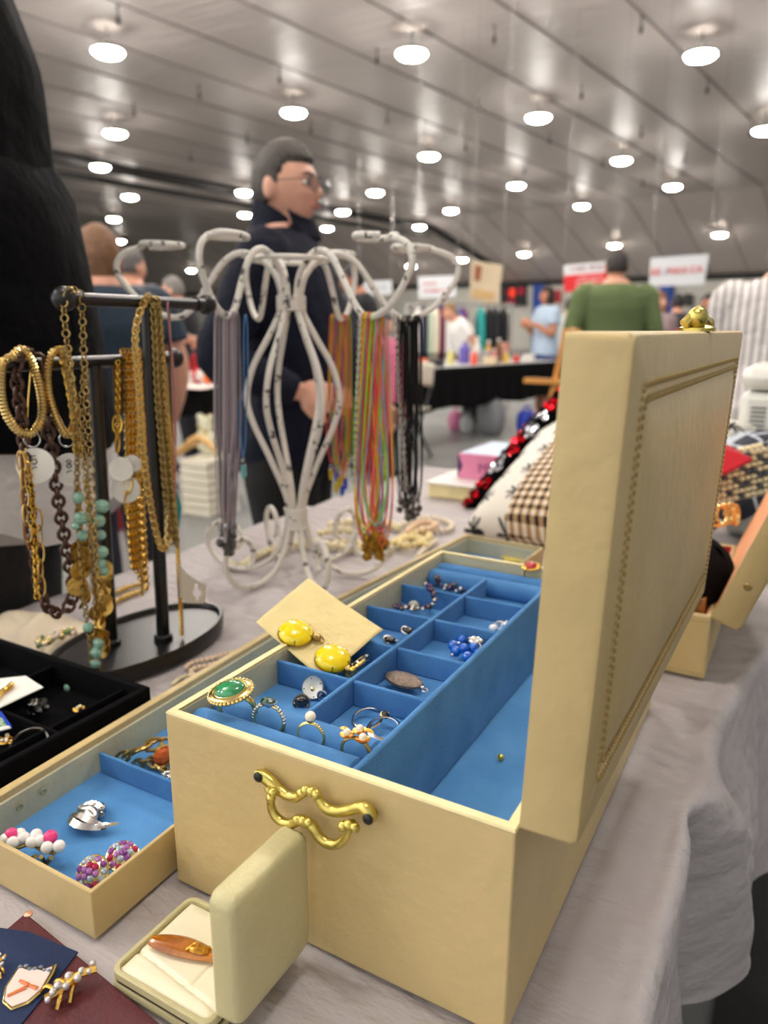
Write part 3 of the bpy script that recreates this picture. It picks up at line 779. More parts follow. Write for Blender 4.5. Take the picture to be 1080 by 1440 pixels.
def rhin(label, p, rz, tilt):
    r = thing('rhinestone_earring', label, 'earring', (0, 0, 0)); q = random.Random(int(p.x*1e4))
    mb = MB(); mb.lathe([(.0005, .0), (.009, .001), (.0105, .003), (.010, .0042), (.004, .0075), (.0005, .008)], n=20)
    mb.torus(.0104, .0008, 28, 6, m=T(0, 0, .0032)); obj('dome', mb, M['palegold'], r)
    k = 0
    for ring_, (rad, n_, z) in enumerate(((0, 1, .0085), (.004, 6, .0075), (.0082, 11, .0050))):
        for i in range(n_):
            a = 2*PI*i/n_+ring_; mb = MB(); mb.sphere((rad*math.cos(a), rad*math.sin(a), z), (.0025, .0025, .0018), 8, 5)
            obj('stone', mb, cols[q.randrange(4)], r, smooth=False)
    mb = MB(); mb.tube(smoothpath([(.002, 0, .001), (.004, .0, -.004), (-.002, 0, -.006), (-.006, 0, -.004)], 5), .0012, n=6, ell=2); obj('clip', mb, M['gold'], r)
    place(r, p, (tilt, .1, rz)); return r
rhin('pink and purple rhinestone clip earring nearest the low tray corner', gz(133, 1228, .0115), .3, .75)
rhin('pink and purple rhinestone clip earring leaning on the low tray side wall', gz(172, 1208, .012), 1.0, .45)
# amber bracelet behind the divider
r = thing('amber_bracelet', 'antique gold link bracelet with orange crystal behind the blue divider of low tray', 'bracelet', (0, 0, 0))
mb = MB()
chain(mb, smoothpath([gz(172, 1066, .010), gz(186, 1058, .015), (gz(200, 1052, .017)), gz(215, 1047, .017)], 6), .0048, .0016, sx=1.6)
chain(mb, smoothpath([gz(193, 1076, .006), gz(206, 1070, .010), gz(216, 1072, .010), gz(228, 1080, .006)], 6), .0042, .0015, sx=1.4)
chain(mb, smoothpath([gz(215, 1043, .018), gz(224, 1038, .019), gz(232, 1044, .018), gz(243, 1050, .012)], 6), .0042, .0013, sx=1.1)
obj('links', mb, M['antgold'], r)
mb = MB(); p = gz(230, 1064, .012); mb.sphere(p, (.0085, .010, .0075), 8, 6); obj('crystal', mb, mat('orange_crystal', (190, 84, 12), .05, coat=.8, trans=.3), r, smooth=False)
mb = MB(); mb.torus(.0096, .0013, 24, 6, m=T(*p) @ Rm('X', 35)); obj('bezel', mb, M['antgold'], r)
nugget('silver_pin', 'grey silver pin half hidden behind the big cream box in the low tray', 'pin', gz(238, 1092, .004), M['silver'], 8, .006, (.002, .003), 12)
# things in the far tray
nugget('pearl_cluster', 'tiny pearl cluster in the far tray corner beyond the box', 'earrings', gz(688, 772, .006), M['pearl'], 9, .010, (.003, .005), 21)
r = thing('yellow_card', 'small yellow card lying in the far tray beyond the box', 'card', (0, 0, 0))
mb = MB(); q = [gz(698, 778, .008), gz(735, 781, .009), gz(734, 791, .007), gz(712, 789, .006)]; mb.rings([q, [p+Vector((0, 0, .001)) for p in q]]); obj('paper_sheet', mb, mat('yellow_card', (228, 208, 92), .6), r, smooth=False)
# ------------------------------------------------------------------ rings in the ring rolls
SLOT = .3335
def ring(label, p, rz, metal, R=.0090, rb=.0009, tilt=0, lean=0, name='ring'):
    r = thing(name, label, 'ring', (0, 0, 0)); r['_p'] = tuple(p)
    mb = MB(); mb.torus(R, rb, 32, 8, m=Rm('X', 90), ell=1.5); obj('band', mb, metal, r)
    r['_r'] = (tilt, lean, rz); return r
def done(r, sc=1): 
    place(r, r['_p'], tuple(r['_r']), sc); del r['_p']; del r['_r']
mal = mat('malachite', (26, 112, 66), .15, coat=.6, rgb2=(50, 148, 92), vscale=150)
r = ring('gold ring with large oval green stone and rope edge in near ring rolls', gy(334, 997, SLOT), math.radians(25), M['palegold'], .0105, .0012, tilt=.25, lean=-.2)
zt = .0125
mb = MB(); mb.lathe([(.0005, zt), (.0125, zt), (.0128, zt+.002), (.0108, zt+.003), (.0005, zt+.003)], n=32, sy=.78); 
for i in range(34):
    a = 2*PI*i/34; mb.sphere((.0132*math.cos(a), .0132*.8*math.sin(a), zt+.0008), (.0013, .0013, .0013), 7, 5)
mb.tube([(.0105*math.cos(2*PI*i/32), .0105*.78*math.sin(2*PI*i/32), zt+.0028) for i in range(32)], .0006, n=6, closed=True)
obj('rope_bezel', mb, M['palegold'], r, auto=60)
mb = MB(); mb.sphere((0, 0, zt+.0026), (.0095, .0072, .0036), 24, 12); obj('stone', mb, mal, r); done(r, 1.1)
emg = mat('emerald', (6, 66, 52), .04, coat=.9)
r = ring('slim ring with a dark green oval stone, second in the near ring rolls', gy(378, 1012, SLOT), math.radians(10), M['palegold'], .0095, .0008)
zt = .0098
mb = MB(); mb.lathe([(.0015, zt-.002), (.0046, zt), (.0050, zt+.0016), (.0042, zt+.0018)], n=20, sy=.7); 
for s_ in (-1, 1):
    for k in range(6):
        a = .62+k*.2; mb.sphere((s_*.0097*math.sin(a), 0, .0097*math.cos(a)), .0013, 7, 5)
obj('setting', mb, M['silver'], r)
mb = MB(); mb.sphere((0, 0, zt+.0016), (.0048, .0034, .0022), 12, 6); obj('stone', mb, emg, r, smooth=False); done(r, 1.12)
r = ring('thin ring with one round pearl on top, third in the near ring rolls', gy(437, 1035, SLOT), math.radians(12), M['palegold'], .0092, .0007)
mb = MB()
for k in range(5):
    a = .35+k*.17; mb.sphere((.0094*math.sin(a), 0, .0094*math.cos(a)), .0010, 7, 5)
mb.lathe([(.0008, .009), (.0024, .0105), (.0034, .0125)], n=12, cap=False); obj('setting', mb, M['palegold'], r)
mb = MB(); mb.sphere((0, 0, .0138), .0036, 16, 12); obj('pearl', mb, M['pearl'], r); done(r, .95)
r = ring('gold leaf ring with three pearls at right end of the near ring rolls', gy(500, 1057, SLOT), math.radians(8), M['antgold'], .0090, .0008)
mb = MB()
for i, (x, y, z) in enumerate(((-.0045, -.002, .0112), (.0015, .003, .0122), (.0060, -.003, .0108))):
    mb.lathe([(.0005, z-.0016), (.0034, z-.0006), (.0044, z+.0006), (.0038, z+.0002), (.001, z-.0006)], n=14, c=(x, y, 0))
leaf(mb, [(-.004, .001, .010), (-.008, .003, .012), (-.0115, .003, .0112)], .002, th=.0006)
leaf(mb, [(.003, .004, .012), (.006, .0055, .0125), (.0095, .0045, .0115)], .002, th=.0006)
obj('gold_leaves', mb, mat('satin_gold', (238, 182, 84), .3, 1), r)
for (x, y, z) in ((-.0045, -.002, .0130), (.0015, .003, .0140), (.0060, -.003, .0126)):
    mb = MB(); mb.sphere((x, y, z), .0024, 14, 10); obj('pearl', mb, M['pearl'], r)
done(r, 1.0)
# red cabochon ring on the far rolls
r = thing('ring', 'gold ring with a red domed stone at the far right end of the tray', 'ring', (0, 0, 0))
mb = MB(); mb.torus(.0085, .0009, 24, 6, m=T(0, 0, -.008) @ Rm('X', 90)); obj('band', mb, M['palegold'], r)
mb = MB(); mb.lathe([(.001, 0), (.0095, .0005), (.0105, .0018), (.008, .003)], n=24)
for i in range(20): mb.sphere((.0102*math.cos(2*PI*i/20), .0102*math.sin(2*PI*i/20), .0018), .0014, 6, 4)
obj('bezel', mb, M['gold'], r, auto=60)
mb = MB(); mb.sphere((0, 0, .003), (.0072, .0072, .0052), 18, 10); obj('stone', mb, mat('red_stone', (180, 12, 18), .1, coat=.7), r)
place(r, gz(747, 799, .1235), (.15, -.1, .2), .88)
# ------------------------------------------------------------------ earrings in the tray compartments
FZ2 = .0992
r = thing('disc_earring', 'flat round silver disc earring leaning in the near left compartment', 'earring', (0, 0, 0))
mb = MB(); mb.lathe([(.0005, -.0006), (.0078, -.0006), (.0084, 0), (.0078, .0008), (.0074, .0006), (.0005, .0005)], n=28); obj('disc', mb, mat('pale_silver', (206, 206, 200), .3, .8), r)
mb = MB(); mb.sphere((0, -.001, .0008), (.0016, .0016, .0006), 10, 5); obj('boss', mb, M['palegold'], r)
mb = MB()
for a in (.6, 1.9, 3.4, 5.0): mb.sphere((.0066*math.cos(a), .0066*math.sin(a), .0006), .0006, 6, 4)
obj('prong', mb, M['darksilver'], r)
mb = MB(); mb.torus(.0036, .0008, 18, 6, m=T(.0085, -.0045, .001) @ Rm('X', 15)); obj('clip', mb, M['silver'], r)
place(r, gz(440, 967, .1075), (math.radians(62), 0, math.radians(12)), 1)
r = thing('black_earring', 'small black stone earring by the near left divider corner', 'earring', (0, 0, 0))
mb = MB(); mb.sphere((0, 0, .004), (.005, .0036, .004), 14, 8); obj('stone', mb, jet, r)
mb = MB(); mb.torus(.0056, .0009, 20, 6, m=T(0, 0, .003) @ Rm('X', 60)); mb.sphere((-.005, -.001, .002), .0017, 8, 6); obj('clip', mb, M['darksilver'], r)
place(r, gz(424, 993, FZ2), (0, 0, .5), .95)
r = thing('loose_ring', 'thin silver ring with a dark stone lying in near right compartment', 'ring', (0, 0, 0))
mb = MB(); mb.torus(.0102, .0007, 34, 6, ell=1.6, m=T(0, 0, .0014)); obj('band', mb, M['silver'], r)
mb = MB(); mb.sphere((.0128, .001, .004), (.0028, .0026, .0032), 8, 6); obj('stone', mb, jet, r, smooth=False)
mb = MB(); mb.lathe([(.001, 0), (.0026, .002), (.0032, .004)], n=8, c=(.0122, .001, .001)); obj('setting', mb, M['palegold'], r, smooth=False)
place(r, gz(517, 1012, FZ2+.003), (.22, -.1, .25))
r = thing('wide_band_ring', 'plain wide silver band ring lying by the tray side wall', 'ring', (0, 0, 0))
mb = MB(); mb.torus(.0105, .0007, 34, 6, ell=3.2, m=T(0, 0, .0022)); obj('band', mb, M['silver'], r)
place(r, gz(541, 1028, FZ2+.003), (.25, .1, .1))
r = thing('bronze_pendant', 'large oval bronze-brown pendant with silver bail in second right compartment', 'pendant', (0, 0, 0))
br = mat('brown_druzy', (128, 112, 98), .3, .55, bump=1, bscale=900, var=.5, vscale=400)
mb = MB(); mb.lathe([(.0005, 0), (.012, 0), (.0155, .0018), (.0150, .0034), (.010, .0050), (.0005, .0056)], n=32, sy=.62); obj('plaque', mb, br, r)
mb = MB(); mb.sphere((.017, -.002, .002), (.0026, .0014, .0022), 10, 6); mb.torus(.002, .0006, 12, 5, m=T(.0195, -.003, .002)); mb.tube([(-.0155*.98, 0, .002), (-.018, .001, .001)], .0008, n=6); obj('bail', mb, M['silver'], r)
place(r, gz(568, 960, FZ2+.0045), (.08, .05, math.radians(-3)))
# blue bead earring
bb = mat('blue_bead', (10, 98, 200), .15, coat=.6)
r = thing('blue_bead_earring', 'cluster of bright blue beads with a silver back in third right compartment', 'earring', (0, 0, 0))
for q_ in ((668, 890), (653, 898), (655, 910), (644, 914), (668, 909), (660, 922), (684, 893), (640, 906), (676, 918)):
    mb = MB(); mb.sphere(gz(q_[0]-3, q_[1]+2, .109+rnd.uniform(-.002, .003)), .0044, 14, 10); obj('bead', mb, bb, r)
mb = MB(); p = gz(669, 900, .112); mb.sphere(p, (.0075, .006, .0028), 16, 8)
for q_ in ((657, 893), (678, 892), (645, 905), (636, 921), (663, 927), (671, 913)): mb.sphere(gz(*q_, .109), .0017, 8, 6)
mb.tube(smoothpath([p+Vector((.004, -.004, .001)), p+Vector((.008, -.008, -.002)), p+Vector((.004, -.011, -.005))], 4), .001, n=6)
obj('silver_back', mb, M['silver'], r)
r = thing('white_earrings', 'pair of white stone earrings with silver backs in fourth right compartment', 'earrings', (0, 0, 0))
for q_ in ((694, 883), (710, 880)):
    mb = MB(); mb.sphere(gz(*q_, .103), (.0042, .004, .0034), 12, 8); obj('white_stone', mb, wb, r)
mb = MB()
for q_ in ((698, 877), (706, 876), (713, 875)): mb.sphere(gz(*q_, .105), .0021, 8, 6)
mb.torus(.0034, .0007, 16, 5, m=T(*gz(702, 879, .106)) @ Rm('X', 70)); obj('silver_back', mb, M['silver'], r)
# crystal bracelets in the far left compartments
ab = [mat('crystal_bronze', (132, 108, 100), .08, .8), mat('crystal_violet', (96, 76, 112), .08, .8), M['silver']]
def crystals(label, pts, z, seed, r0=.0026, extra=()):
    r = thing('crystal_bracelet', label, 'bracelet', (0, 0, 0)); q = random.Random(seed)
    P = resample(smoothpath([gz(a, b, z_) for a, b, z_ in pts], 6), r0*1.75)
    mbs = [MB(), MB(), MB()]
    for i, p in enumerate(P):
        for j in range(2): mbs[q.randrange(3)].sphere(p+Vector((q.uniform(-.001, .001), (j-.5)*.0030, q.uniform(-.001, .0015))), r0*q.uniform(.6, .95), 7, 5)
    for nm, m_, mt in zip(('bronze_crystals', 'violet_crystals', 'silver_links'), mbs, ab): obj(nm, m_, mt, r, smooth=False)
    return r
crystals('bronze crystal bracelet draped over the divider in far left compartments', [(556, 851, .105), (570, 855, .106), (585, 857, .107), (598, 856, .108), (609, 850, .112), (610, 838, .119), (604, 826, .1225), (600, 822, .122)], 0, 3, .003)
crystals('dark crystal bracelet lying in the far left compartment before the rolls', [(615, 813, .118), (618, 823, .106), (630, 827, .104), (642, 822, .106), (655, 816, .107), (660, 824, .104), (648, 830, .103), (636, 829, .103)], 0, 4, .0034)
r = thing('clear_stone_earring', 'clear glassy stone earring beside the bronze crystal bracelet', 'earring', (0, 0, 0))
mb = MB(); mb.sphere(gz(582, 850, .109), (.0055, .0045, .0038), 7, 5); obj('stone', mb, mat('clear_stone', (215, 220, 205), .05, coat=.6, trans=.5), r, smooth=False)
mb = MB(); mb.torus(.0055, .0007, 14, 5, m=T(*gz(582, 851, .107))); obj('bezel', mb, M['darksilver'], r)
def jetpair(label, q_, z):
    r = thing('jet_earring', label, 'earring', (0, 0, 0))
    mb = MB(); p = gz(*q_, z); mb.sphere(p, (.0055, .004, .0032), 14, 8); obj('stone', mb, jet, r)
    mb = MB(); mb.torus(.0056, .0008, 18, 5, m=T(*p) @ Rm('Y', 20)); mb.tube([p+Vector((.004, 0, 0)), p+Vector((.008, .001, .001))], .0008, n=6); obj('bezel', mb, M['silver'], r)
jetpair('black oval stone earring lying flat right of the card corner', (548, 900), .1025)
jetpair('black oval stone earring against the centre divider behind the card', (573, 887), .109)
r = thing('gold_scrap_earring', 'gold and black earring tucked under the card at the centre divider', 'earring', (0, 0, 0))
mb = MB(); mb.tube(smoothpath([gz(495, 940, .114), gz(505, 932, .117), gz(513, 926, .117), gz(520, 923, .113)], 5), .0028, n=8); obj('stone', mb, jet, r)
mb = MB(); mb.tube(smoothpath([gz(494, 943, .116), gz(503, 936, .119), gz(512, 929, .119)], 5), .0014, n=8); mb.sphere(gz(496, 942, .117), .0028, 10, 6); obj('gold_frame', mb, M['gold'], r)
# little bead and folded paper on the deep floor
r = thing('loose_bead', 'tiny brass bead lying on the deep blue floor', 'bead', (0, 0, 0))
mb = MB(); p = gz(704, 1065, .048); mb.sphere(p, .0023, 12, 8); mb.torus(.0022, .0006, 14, 5, m=T(*p) @ Rm('X', 60)); obj('bead_body', mb, M['brass'], r)
r = thing('folded_paper', 'white folded paper slip in the near right corner of the box', 'paper', (0, 0, 0))
mb = MB(); q = [gx(702, 1147, -.115), gx(712, 1115, -.108), gx(737, 1085, -.101), gx(740, 1102, -.1025)]; q = [Vector((p.x, max(p.y, .3085), min(p.z, .112))) for p in q]
q = [Vector((-.1175, .3095, .0465)), Vector((-.1035, .3095, .108)), Vector((-.1025, .365, .112)), Vector((-.112, .345, .085)), Vector((-.1175, .33, .0465))]
mb.rings([q, [p+Vector((-.0006, .0004, 0)) for p in q]]); obj('paper_sheet', mb, M['paper'], r, smooth=False)
q = [Vector((-.1180, .3100, .0468)), Vector((-.1225, .332, .070)), Vector((-.1135, .346, .088)), Vector((-.1040, .3105, .109))]
mb = MB(); mb.rings([q, [p+Vector((-.0006, .0004, 0)) for p in q]]); obj('folded_flap', mb, mat('bluish_paper', (226, 228, 240), .8), r, smooth=False)

# ------------------------------------------------------------------ cream card with two yellow clip earrings
A_, B_, C_ = gz(386, 897, .1262), Vector((-.274, .4745, .1202)), Vector((-.280, .4125, .1065))
nn = (B_-A_).cross(C_-A_).normalized()
if nn.z < 0: nn = -nn
def gp(px, py, off=0.0):
    d = ray(px, py); t = ((A_+nn*off)-CAM).dot(nn)/d.dot(nn); return CAM+d*t
r = thing('earring_card', 'cream paper card propped on the box rim, carrying two yellow clip earrings', 'card', (0, 0, 0))
k1, k2, k3 = gp(360, 875), gp(433, 813), gp(538, 888); k4 = k1+(k3-k2)
k4 = gp(452, 955)
ctr = (k1+k3)/2
def cardpt(u, v):
    p = (k1*(1-u)+k2*u)*(1-v)+(k4*(1-u)+k3*u)*v
    return p+nn*(.0011*noise.noise(Vector((u*3, v*3, 5)))+.0006*(1 if u+v > 1.45 else 0)*(u+v-1.45)*6)
mb = MB(); mb.grid(cardpt, 24, 24)
cm_ = mat('aged_card', (226, 208, 146), .6, bump=.3, bscale=120, var=.06, vscale=60)
obj('card_sheet', mb, cm_, r, solid=.0005)
def yel(label, px, py, cx, cy):
    r = thing('yellow_earring', label, 'earring', (0, 0, 0))
    p = gp(px, py, .004); Mx = look(p, nn)
    mb = MB(); mb.sphere((0, 0, 0), (.0136, .0136, .0068), 32, 16, m=Mx); obj('cabochon', mb, YM, r)
    mb = MB(); mb.lathe([(.0137, -.0022), (.0142, -.0012), (.0140, 0), (.0135, -.0005)], n=32, m=Mx, cap=False)
    for a in (.3, 1.6, 3.0, 4.4, 5.6): mb.tube([Mx @ Vector((.0140*math.cos(a), .0140*math.sin(a), -.001)), Mx @ Vector((.0122*math.cos(a), .0122*math.sin(a), .0034))], .0005, n=5)
    obj('prong_rim', mb, M['antgold'], r)
    c = gp(cx, cy, .0035)
    mb = MB(); mb.tube([p+(c-p)*.85-nn*.001, c, c+(c-p)*.22+nn*.001], [.0016, .0034, .0024], n=10); mb.sphere(c, .0033, 12, 8)
    mb.torus(.0036, .0008, 16, 6, m=T(*(c-nn*.0015+(c-p)*.2)) @ look((0, 0, 0), nn)); obj('clip', mb, M['antgold'], r)
YM = mat('yellow_glass', (240, 214, 0), .08, coat=.7)
yel('yellow domed clip earring on the cream card, upper left one', 416, 890, 444, 896)
yel('yellow domed clip earring on the cream card, lower right one', 468, 926, 489, 941)
# ------------------------------------------------------------------ black T-bar necklace stand
UX, UY, LX, LY, ZU, ZL = -.600, .563, -.640, .524, .384, .325
r = thing('necklace_stand', 'black two-bar necklace stand on an oval base, left of the white wire rack', 'necklace stand', (-.62, .54, 0))
bc = (-.628, .552); BM = M['black']
def oval(a, b_, z, n=48): return [(bc[0]+a*math.cos(2*PI*i/n), bc[1]+b_*math.sin(2*PI*i/n), z) for i in range(n)]
mb = MB(); mb.rings([oval(.062, .112, 0), oval(.0655, .116, .004), oval(.0655, .116, .017), oval(.064, .1145, .0195), oval(.0615, .112, .0195), oval(.060, .1105, .0175), oval(.059, .1095, .014)]); obj('base', mb, BM, r)
def flute(mb, p, q, rad):
    mb.tube([p, q], rad, n=16)
for nm, (x, y, zt, dx) in (('first', (UX, UY, ZU, -.004)), ('second', (LX, LY, ZL, -.006))):
    mb = MB(); flute(mb, (x-.005, y, .014), (x+.005, y, zt-.004), .0072); mb.lathe([(.0105, .014), (.0105, .019), (.0085, .021)], n=16, c=(x-.005, y, 0)); obj('upright', mb, M['blackmetal'], r)
for (x, y, z, l0, l1) in ((UX+.005, UY, ZU, .098, .088), (LX+.005, LY, ZL, .135, .112)):
    mb = MB(); mb.tube([(x, y-l0, z), (x, y+l1, z)], .0062, n=14); obj('crossbar', mb, BM, r)
    for s_, l in ((-1, l0), (1, l1)):
        mb = MB(); mb.sphere((x, y+s_*l, z), .0112, 18, 12); mb.tube([(x, y+s_*(l-.018), z), (x, y+s_*(l-.008), z)], .0078, n=14); obj('knob', mb, BM, r)

def hang_thing(name, label, group=None, cat='necklace'): return thing(name, label, cat, (0, 0, 0), group=group)
def px_path(L, x, n=6): return smoothpath([gx(a, b_, x) for a, b_ in L], n)
brown = mat('brown_enamel_link', (84, 52, 38), .35, .3, var=.3, vscale=300)
cg = mat('champagne_gold', (214, 182, 112), .24, 1)
ypg = mat('yellow_gold', (232, 188, 74), .2, 1)
mint = mat('mint_stone', (150, 196, 176), .2, coat=.4, var=.3, vscale=80)
# on the upper bar
X = UX+.012
r = hang_thing('necklace', 'long thin bronze-gold round-link necklace hanging by the left knob of the upper bar')
mb = MB(); chain(mb, px_path([(97, 408), (90, 425), (93, 470), (99, 520), (104, 580)], X), .0035, .0009, sx=1.0, a=10)
chain(mb, px_path([(97, 408), (112, 412), (116, 450), (118, 500), (121, 560), (127, 640), (131, 720), (137, 800), (143, 850)], X), .0033, .0008, sx=1.0, a=10)
chain(mb, px_path([(119, 520), (115, 570), (118, 640), (125, 720), (130, 790)], X-.003), .0030, .0007, sx=1.0, a=8); obj('link_chain', mb, M['antgold'], r)
r = hang_thing('necklace', 'flat curb-link silvery gold necklace looped round the first upright of the stand')
mb = MB(); chain(mb, px_path([(207, 418), (196, 440), (190, 480), (196, 560), (202, 640), (210, 700), (220, 750), (229, 773), (236, 760), (238, 700), (235, 640), (230, 560), (226, 500), (222, 450), (216, 424)], X+.003), .0033, .0011, sx=1.4, step=.0046, twist=35); obj('curb_chain', mb, cg, r)
r = hang_thing('necklace', 'thick pale gold curb chain bunched over the upper bar, right of the upright')
mb = MB()
for d, e in ((0, .0), (7, .003)):
    chain(mb, px_path([(205+d, 420), (214+d, 424), (218+d, 470), (222+d, 560), (229+d, 640), (236+d, 720), (241+d, 765)], X+.004+e), .0034, .0011, sx=1.3, step=.0045, twist=40)
obj('curb_chain', mb, M['antgold'], r)
r = hang_thing('necklace', 'gold rope necklace with a cut-out paper tag, reaching down to the stand base')
P = [gx(a, b_, X) for a, b_ in ((214, 420), (222, 440), (231, 520), (238, 600), (244, 690), (249, 760), (253, 830), (256, 895))]
sp = smoothpath(P, 10); mb = MB(); 
for ph in (0, PI):
    Q = resample(sp, .0012); mb.tube([p+Vector((math.cos(i*.9+ph)*.0013, math.sin(i*.9+ph)*.0013, 0)) for i, p in enumerate(Q)], .0015, n=5)
obj('rope_chain', mb, M['gold'], r)
tg = lambda a, b_: gx(a, b_, X+.002)
q = [tg(251, 792), tg(262, 806), tg(280, 818), tg(290, 823), tg(289, 845), tg(286, 849), tg(262, 848), tg(253, 840)]
mb = MB(); 
hole = [tg(276, 819.5), tg(279, 822), tg(278.5, 829), tg(283, 831), tg(283, 837), tg(279, 838), tg(279, 844), tg(275, 844), tg(274.5, 838), tg(271, 836), tg(271, 830), tg(274, 828.5), tg(273.5, 822)]
fc = [mb.bm.verts.new(p) for p in q]; hc = [mb.bm.verts.new(p) for p in hole]
eds = [mb.bm.edges.new((L_[i], L_[(i+1) % len(L_)])) for L_ in (fc, hc) for i in range(len(L_))]
bmesh.ops.triangle_fill(mb.bm, use_beauty=True, use_dissolve=False, edges=eds)
obj('paper_tag', mb, mat('grey_tag', (206, 200, 188), .6), r, solid=.0006, smooth=False)
for i, (lab, c_, pts_) in enumerate((('thin pink cord necklace hanging behind the far end of the upper bar', (196, 120, 130), [(236, 440), (240, 480), (245, 540), (247, 610), (246, 700)]),
        ('dark grey beaded strand hanging near the far end of the upper bar', (70, 66, 66), [(241, 600), (243, 650), (244, 700), (243, 760)]))):
    r = hang_thing('necklace', lab); mb = MB(); m_ = mat('cord_c%d' % i, c_, .5)
    if i == 0: mb.tube(px_path([(236, 424)]+pts_, X+.005), .0009, n=6)
    else: beads(mb, px_path([(237, 424), (239, 520)]+pts_, X-.004), .0015)
    obj('strand', mb, m_, r)
r = hang_thing('necklace', 'teal tassel necklace low behind the gold curb chains right of the upright')
mb = MB(); mb.tube(px_path([(238, 424), (242, 560), (244, 640), (246, 690)], X-.006), .0009, n=6); obj('strand', mb, M['antgold'], r)
mb = MB(); mb.tube(px_path([(246, 690), (250, 720), (248, 745), (240, 752)], X-.006), [.001]+[.004]*15+[.004, .003, .002], n=8) if False else mb.tube([gx(246, 690, X-.006), gx(250, 715, X-.006), gx(246, 750, X-.006)], [.0015, .0045, .0035], n=8); obj('tassel', mb, mat('teal_thread', (28, 130, 130), .7), r)
# on the lower bar
X = LX+.012
def round_tag(parent, px, py, rad, m_=None, digits=None):
    p = gx(px, py, X+.006); Mx = look(p, (CAM-p))
    mb = MB(); mb.lathe([(.0004, 0), (rad*.97, 0), (rad, .0003), (rad*.97, .0006), (.0004, .0006)], n=28, m=Mx); t = obj('round_tag', mb, m_ or M['paper'], parent)
    mb = MB(); mb.torus(rad, .0005, 28, 5, m=Mx); obj('tag_ring', mb, M['silver'], t)
    if digits:
        up = Vector((0, 0, 1)); rt = up.cross((CAM-p).normalized()).normalized()
        mb = MB()
        for k, st in enumerate(digits):
            mb.tube(smoothpath([p+(CAM-p).normalized()*.0009+rt*(u*.0035-.001)+up*(v*.004+.0055-k*.011) for u, v in st], 5), .0005, n=5)
        obj('handwriting', mb, mat('pen_ink', (60, 60, 70), .7), t)
    return t
S5 = [(.6, 1), (-.5, .9), (-.6, .1), (.4, .2), (.7, -.5), (.1, -1), (-.6, -.8)]
S8 = [(.1, .1), (.6, .6), (0, 1), (-.6, .6), (0, .1), (.6, -.5), (0, -1), (-.6, -.5), (.1, .1)]
for lab, L_, tagp in (('left gold mesh rope bracelet looped over the lower bar at the left edge', [(17, 502), (28, 491), (40, 500), (52, 530), (59, 565), (57, 592), (43, 610), (26, 606), (10, 585), (2, 555), (2, 520), (8, 505)], (50, 655)),
                      ('right gold mesh rope bracelet looped over the lower bar beside the brown chain', [(72, 500), (82, 492), (93, 505), (100, 540), (106, 575), (104, 596), (97, 611), (88, 605), (76, 580), (68, 550), (67, 520)], (99, 660))):
    r = hang_thing('rope_bracelet', lab, cat='bracelet')
    sp = smoothpath([gx(a, b_, X+.004) for a, b_ in L_], 8, closed=True)
    mb = MB(); popcorn(mb, sp, .0038, n=9, step=.0016, closed=True); obj('mesh_rope', mb, cg, r, auto=20)
    mb = MB(); mb.torus(.007, .0006, 20, 6, m=look(gx(tagp[0]-5, 618, X+.005), (1, -.6, .1))); obj('clasp_ring', mb, M['silver'], r)
    round_tag(r, *tagp, .0165 if tagp[0] == 50 else .0155, digits=(S5, S5) if tagp[0] == 50 else (S8, S5))
r = hang_thing('necklace', 'chunky dark brown enamel link necklace hanging from the lower bar')
mb = MB(); chain(mb, px_path([(38, 498), (24, 505), (24, 540), (29, 580), (33, 620), (38, 680), (44, 740), (50, 790), (56, 830), (68, 855), (84, 862), (97, 852), (103, 830), (97, 790), (88, 740), (80, 690), (74, 640), (67, 600), (62, 550), (58, 515), (48, 498)], X-.002), .0054, .0019, sx=1.15, step=.0086, a=10, b=6); obj('enamel_links', mb, brown, r)
def paperclip(mb, L_, x): chain(mb, px_path(L_, x), .0040, .0009, sx=2.6, step=.0165, a=14)
r = hang_thing('necklace', 'gold paper-clip and box-chain necklace under the left white round tag')
mb = MB(); chain(mb, px_path([(33, 640), (40, 660), (45, 700), (48, 745), (50, 790), (52, 840)], X+.006), .0026, .0010, sx=1.1); obj('box_chain', mb, ypg, r)
mb = MB(); paperclip(mb, [(54, 730), (56, 760), (57, 800), (59, 840)], X+.009); obj('paper_clip_drop', mb, cg, r); mb = MB(); paperclip(mb, [(30, 650), (34, 690), (36, 730), (42, 770)], X+.008); obj('paper_clip_links', mb, cg, r)
mb = MB(); mb.tube([gx(30, 640, X+.004), gx(32, 700, X+.004), gx(35, 755, X+.004), gx(42, 770, X+.004)], .0012, n=6, ell=4); obj('leather_strip', mb, mat('tan_leather', (150, 100, 60), .5), r)
mb = MB(); mb.tube([gx(45, 500, X), gx(40, 560, X), gx(36, 640, X)], .0007, n=5); obj('hanging_loop', mb, M['gold'], r)
# cluster of coin + stone necklaces
def disc_strand(mb, L_, x, R_=.0062, step=.0062, seed=2):
    q = random.Random(seed)
    for p in resample(px_path(L_, x), step):
        d = Vector((q.uniform(-.5, .9), q.uniform(-1, -.2), q.uniform(-.5, .5)))
        mb.lathe([(.0004, -.0003), (R_, -.0003), (R_, .0004), (R_*.8, .0006), (.0004, .0004)], n=16, m=look(p+Vector((q.uniform(-.003, .003), q.uniform(-.003, .003), 0)), d))
r = hang_thing('necklace', 'gold coin necklace, its double row of hammered discs under the mint stones')
mb = MB(); chain(mb, px_path([(84, 492), (95, 540), (104, 600), (108, 660), (112, 720), (115, 770)], X+.006), .0028, .0009, sx=1.1)
chain(mb, px_path([(90, 492), (108, 600), (118, 660), (128, 740), (137, 790), (140, 830)], X+.010), .0026, .0008, sx=1.1); obj('fine_chain', mb, ypg, r)
